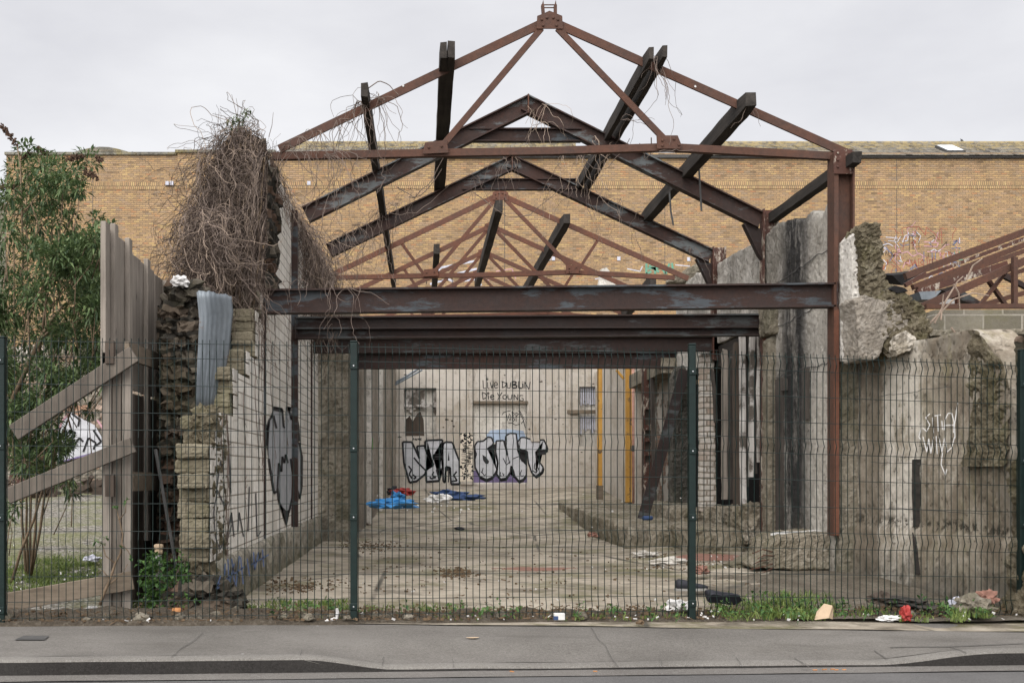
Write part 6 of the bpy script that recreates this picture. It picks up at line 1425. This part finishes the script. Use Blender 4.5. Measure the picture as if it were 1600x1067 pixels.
for i, (nm, lab, cat, px, py, s_, mt, z_) in enumerate((
    ('blue_sheet', 'bright blue plastic sheet crumpled on the floor by the left inner wall', 'plastic sheet', 612, 793, (.30, .2, .07), 'blue_sheet', None), ('blue_cloth', 'dark blue cloth heap below the black and silver graffiti', 'cloth', 704, 779, (.28, .2, .08), 'navy_cloth', None),
    ('blue_cloth', 'small bright blue bag between the blue sheet and the red cloth', 'bag', 622, 782, (.11, .09, .08), 'blue_sheet', None), ('red_cloth', 'red cloth crumpled by the back left corner', 'cloth', 628, 772, (.19, .14, .07), 'red_bag', None),
    ('black_cloth', 'black cloth beside the red cloth in the back left corner', 'cloth', 614, 771, (.12, .1, .08), 'shoe_black', None), ('white_cloth', 'white cloth lying in front of the dark blue cloth', 'cloth', 685, 784, (.15, .11, .07), 'white_rag', None),
    ('navy_cloth', 'navy cloth spread at the right of the dark blue heap', 'cloth', 735, 779, (.22, .15, .04), 'navy_cloth', None), ('black_rag', 'small flat black rag alone on the open floor', 'rag', 718, 827, (.14, .07, .03), 'shoe_black', None),
    ('brick_fragment', 'red brick fragment at the left foot of the platform', 'brick', 926, 838, (.09, .07, .05), 'terracotta', None), ('brick_fragment', 'red brick fragment right of the fence post near the tiled patch', 'brick', 1096, 894, (.10, .07, .05), 'terracotta', .08),
    ('broken_brick', 'brown broken brick half among weeds at the far right', 'brick', 1541, 940, (.08, .06, .06), 'terracotta', .1), ('white_paper', 'crumpled white paper left of the right hand fence post', 'paper', 1060, 952, (.11, .08, .05), 'white_rag', .03),
    ('red_bag', 'bright red crumpled bag at the foot of the right fence panel', 'bag', 1415, 966, (.042, .035, .065), 'red_bag', .03), ('white_bag', 'white torn bag lying left of the red bag', 'bag', 1388, 968, (.08, .05, .022), 'white_rag', .03),
    ('grey_bag', 'grey clear plastic bag among weeds right of the red bag', 'bag', 1498, 948, (.08, .06, .05), 'pale_line', .05), ('white_bag', 'white plastic bag beside the bottom of the hoarding post', 'bag', 176, 950, (.045, .04, .05), 'white_rag', .03),
    ('white_bag', 'white crumpled litter on the soil left of the hoarding post', 'litter', 142, 956, (.07, .05, .03), 'white_rag', .03), ('white_rubble', 'white rubble chunks at the front corner of the platform', 'rubble', 1010, 870, (.16, .12, .05), 'conc_white', .02),
    ('white_rubble', 'line of white mortar rubble beside the tiled patch', 'rubble', 1045, 880, (.22, .12, .05), 'conc_white', .03), ('concrete_chunk', 'angular concrete chunk among weeds at the far right', 'concrete chunk', 1520, 955, (.15, .11, .08), 'conc_pier', .03),
    ('concrete_chunk', 'small concrete chunk at the lower left of the sloping slab', 'concrete chunk', 1165, 886, (.2, .12, .05), 'platform', .06), ('stone_lump', 'pale stone among the grass behind the loose stones', 'stone', 366, 960, (.07, .05, .04), 'stone', .03),
    ('blue_litter', 'scrap of blue and clear litter on the gravel lot grass', 'litter', 145, 875, (.09, .07, .04), 'pale_line', .12), ('brown_clod', 'dark clod on the pavement edge below the middle fence panel', 'clod', 1000, 974, (.03, .025, .018), 'dead_leaf', .0),
    ('flat_debris', 'long flat dark debris among weeds in front of the stained wall', 'debris', 1415, 945, (.26, .10, .04), 'charred', .04), ('dark_debris', 'dark ragged debris beside the grass clump', 'debris', 1376, 942, (.09, .07, .06), 'wood_dark', .04))):
    crumple(nm, lab, cat, gf(px, py, z_), s_, mt, seed=i + 50, f=2.2, amp=.75)
m = MB(); p = gf(1290, 968, .02); m.prism([p + Vector(v) for v in ((-.08, 0, .0), (.02, -.01, .015), (.05, 0, .10), (.0, .03, .11), (-.05, .04, .05))], (.0, .004, .006)); m.prism([p + Vector(v) for v in ((.021, -.01, .016), (.062, .03, .0), (.072, .04, .07), (.051, .0, .10))], (.002, .005, 0))
tag(m.build('cardboard', 'card'), 'folded piece of brown cardboard on the pavement edge at the right', 'cardboard')
m = MB(); p = gf(521, 972, .01); m.tube([p + Vector(v) for v in ((-.06, 0, .008), (-.02, .0, .012), (.02, .01, .03), (.028, .02, .07), (.022, .02, .10))], .018, .012, 6)
tag(m.build('white_scrap', 'white_rag'), 'curled white scrap on the pavement edge left of the fence post', 'litter')
t = thing('carton', 'small white and blue carton at the foot of the middle fence panel', 'carton', None, gf(876, 968, .02))
m = MB(); m.box((-.05, -.02, .0), (.03, .02, .05)); q = bevel(m.build('box', 'white_rag', t), .003); m = MB(); m.box((-.052, -.022, .002), (-.02, .022, .03)); m.build('printed_side', 'navy_cloth', t)
def shoe(label, p, rz, sole_up):
    t_ = thing('shoe', label, 'shoe', None, p); t_.rotation_euler = (0, 0, rz)
    m = MB(); P_ = [(-.14, .036, .075), (-.11, .042, .085), (-.05, .04, .075), (.0, .042, .055), (.07, .048, .04), (.12, .042, .03), (.15, .02, .018)]; rg = []
    for x, w_, h in P_: rg.append([m.bm.verts.new((x, w_ * math.cos(a), .022 + h * max(0, math.sin(a)) * (1.0) - (.004 if math.sin(a) < 0 else 0))) for a in [i * math.pi / 5 for i in range(10)]])
    for i in range(len(rg) - 1):
        for k in range(10): m.bm.faces.new((rg[i][k], rg[i][(k + 1) % 10], rg[i + 1][(k + 1) % 10], rg[i + 1][k]))
    m.bm.faces.new(rg[0]); m.bm.faces.new(rg[-1][::-1]); u = m.build('upper', 'shoe_black', t_, True)
    m = MB(); q = [(-.15, -.03), (-.13, -.042), (-.04, -.036), (.06, -.05), (.12, -.045), (.16, 0), (.12, .045), (.06, .05), (-.04, .038), (-.13, .042), (-.15, .03)]
    m.prism([(x, y, .0) for x, y in q], (0, 0, .021)); m.build('sole', 'shoe_sole' if not sole_up else 'shoe_black', t_)
    if sole_up: t_.rotation_euler = (math.radians(-58), .1, rz); t_.location.z += .06
shoe('dark worn shoe lying behind the right hand fence post', gf(1080, 922, .04), .1, False)
shoe('black shoe tipped over on the weeds right of the fence post', gf(1133, 948, .03), .35, True)
p = gf(268, 962, .05); t = thing('beer_bottle', 'brown glass bottle with an orange label lying on the stones', 'bottle', None, p)
m = MB(); ax = Vector((-1, 0, .0)); m.lathe([(.028, -.09), (.031, -.08), (.031, .03), (.014, .075), (.012, .11), (.015, .115)], (0, 0, .03), ax, 12); m.build('glass', 'brown_glass', t, True)
m = MB(); m.lathe([(.0316, -.075), (.0316, -.01)], (0, 0, .03), ax, 12); m.build('label', 'orange_label', t, True)
for k, (px, py) in enumerate(((1270, 1046), (1285, 1045.5), (1298, 1045), (1304, 1046), (1316, 1045.5), (927, 1048), (797, 1048))):
    p = on_floor(px, py, -.075); m = MB(); m.tube([p, p + Vector((U(.02, .03), U(-.02, .02), 0))], .004, None, 6)
    tag(m.build('cigarette_butt', 'orange_label'), 'cigarette butt lying in the gutter below the kerb', 'cigarette butt', 'cigarette butts in the gutter')
m = MB()
for px, py, sx, sy in ((738, 996, 10, 2.2), (1168, 970, 9, 2)): 
    p = pave(px, py); m.face([p + Vector((math.cos(a) * .05 * U(.6, 1.3), math.sin(a) * .035 * U(.6, 1.3), .002)) for a in [i * math.pi / 5 for i in range(10)]])
    break
tag(m.build('flattened_paper', 'card'), 'flattened pale scrap stuck to the middle of the pavement', 'paper')
rs = sheet('floor_stain', .62, 1.75, 12.7, 13.3, 20, 12, lambda x, y: floor_z(x, y) + (.004 if nz(x, y, 3, 3) + .25 * nz(x, y, 9, 14) - 1.1 * ((x - 1.2) / .55) ** 2 - ((y - 13) / .3) ** 2 > -.75 else -.02), 'terracotta'); structure(rs)

# every thing built round the world origin gets its Empty moved to its foot
bpy.context.view_layer.update()
def below(o):
    r = [o]
    for c in o.children: r += below(c)
    return r
for o in list(bpy.data.objects):
    if o.type == 'EMPTY' and o.parent is None and o.location.length < 1e-6:
        pts = [d.matrix_world @ Vector(c) for d in below(o) if d.type == 'MESH' for c in d.bound_box]
        if not pts: continue
        v = Vector(((min(p.x for p in pts) + max(p.x for p in pts)) / 2, (min(p.y for p in pts) + max(p.y for p in pts)) / 2, min(p.z for p in pts)))
        o.location = v
        for c in o.children: c.location = c.location - v
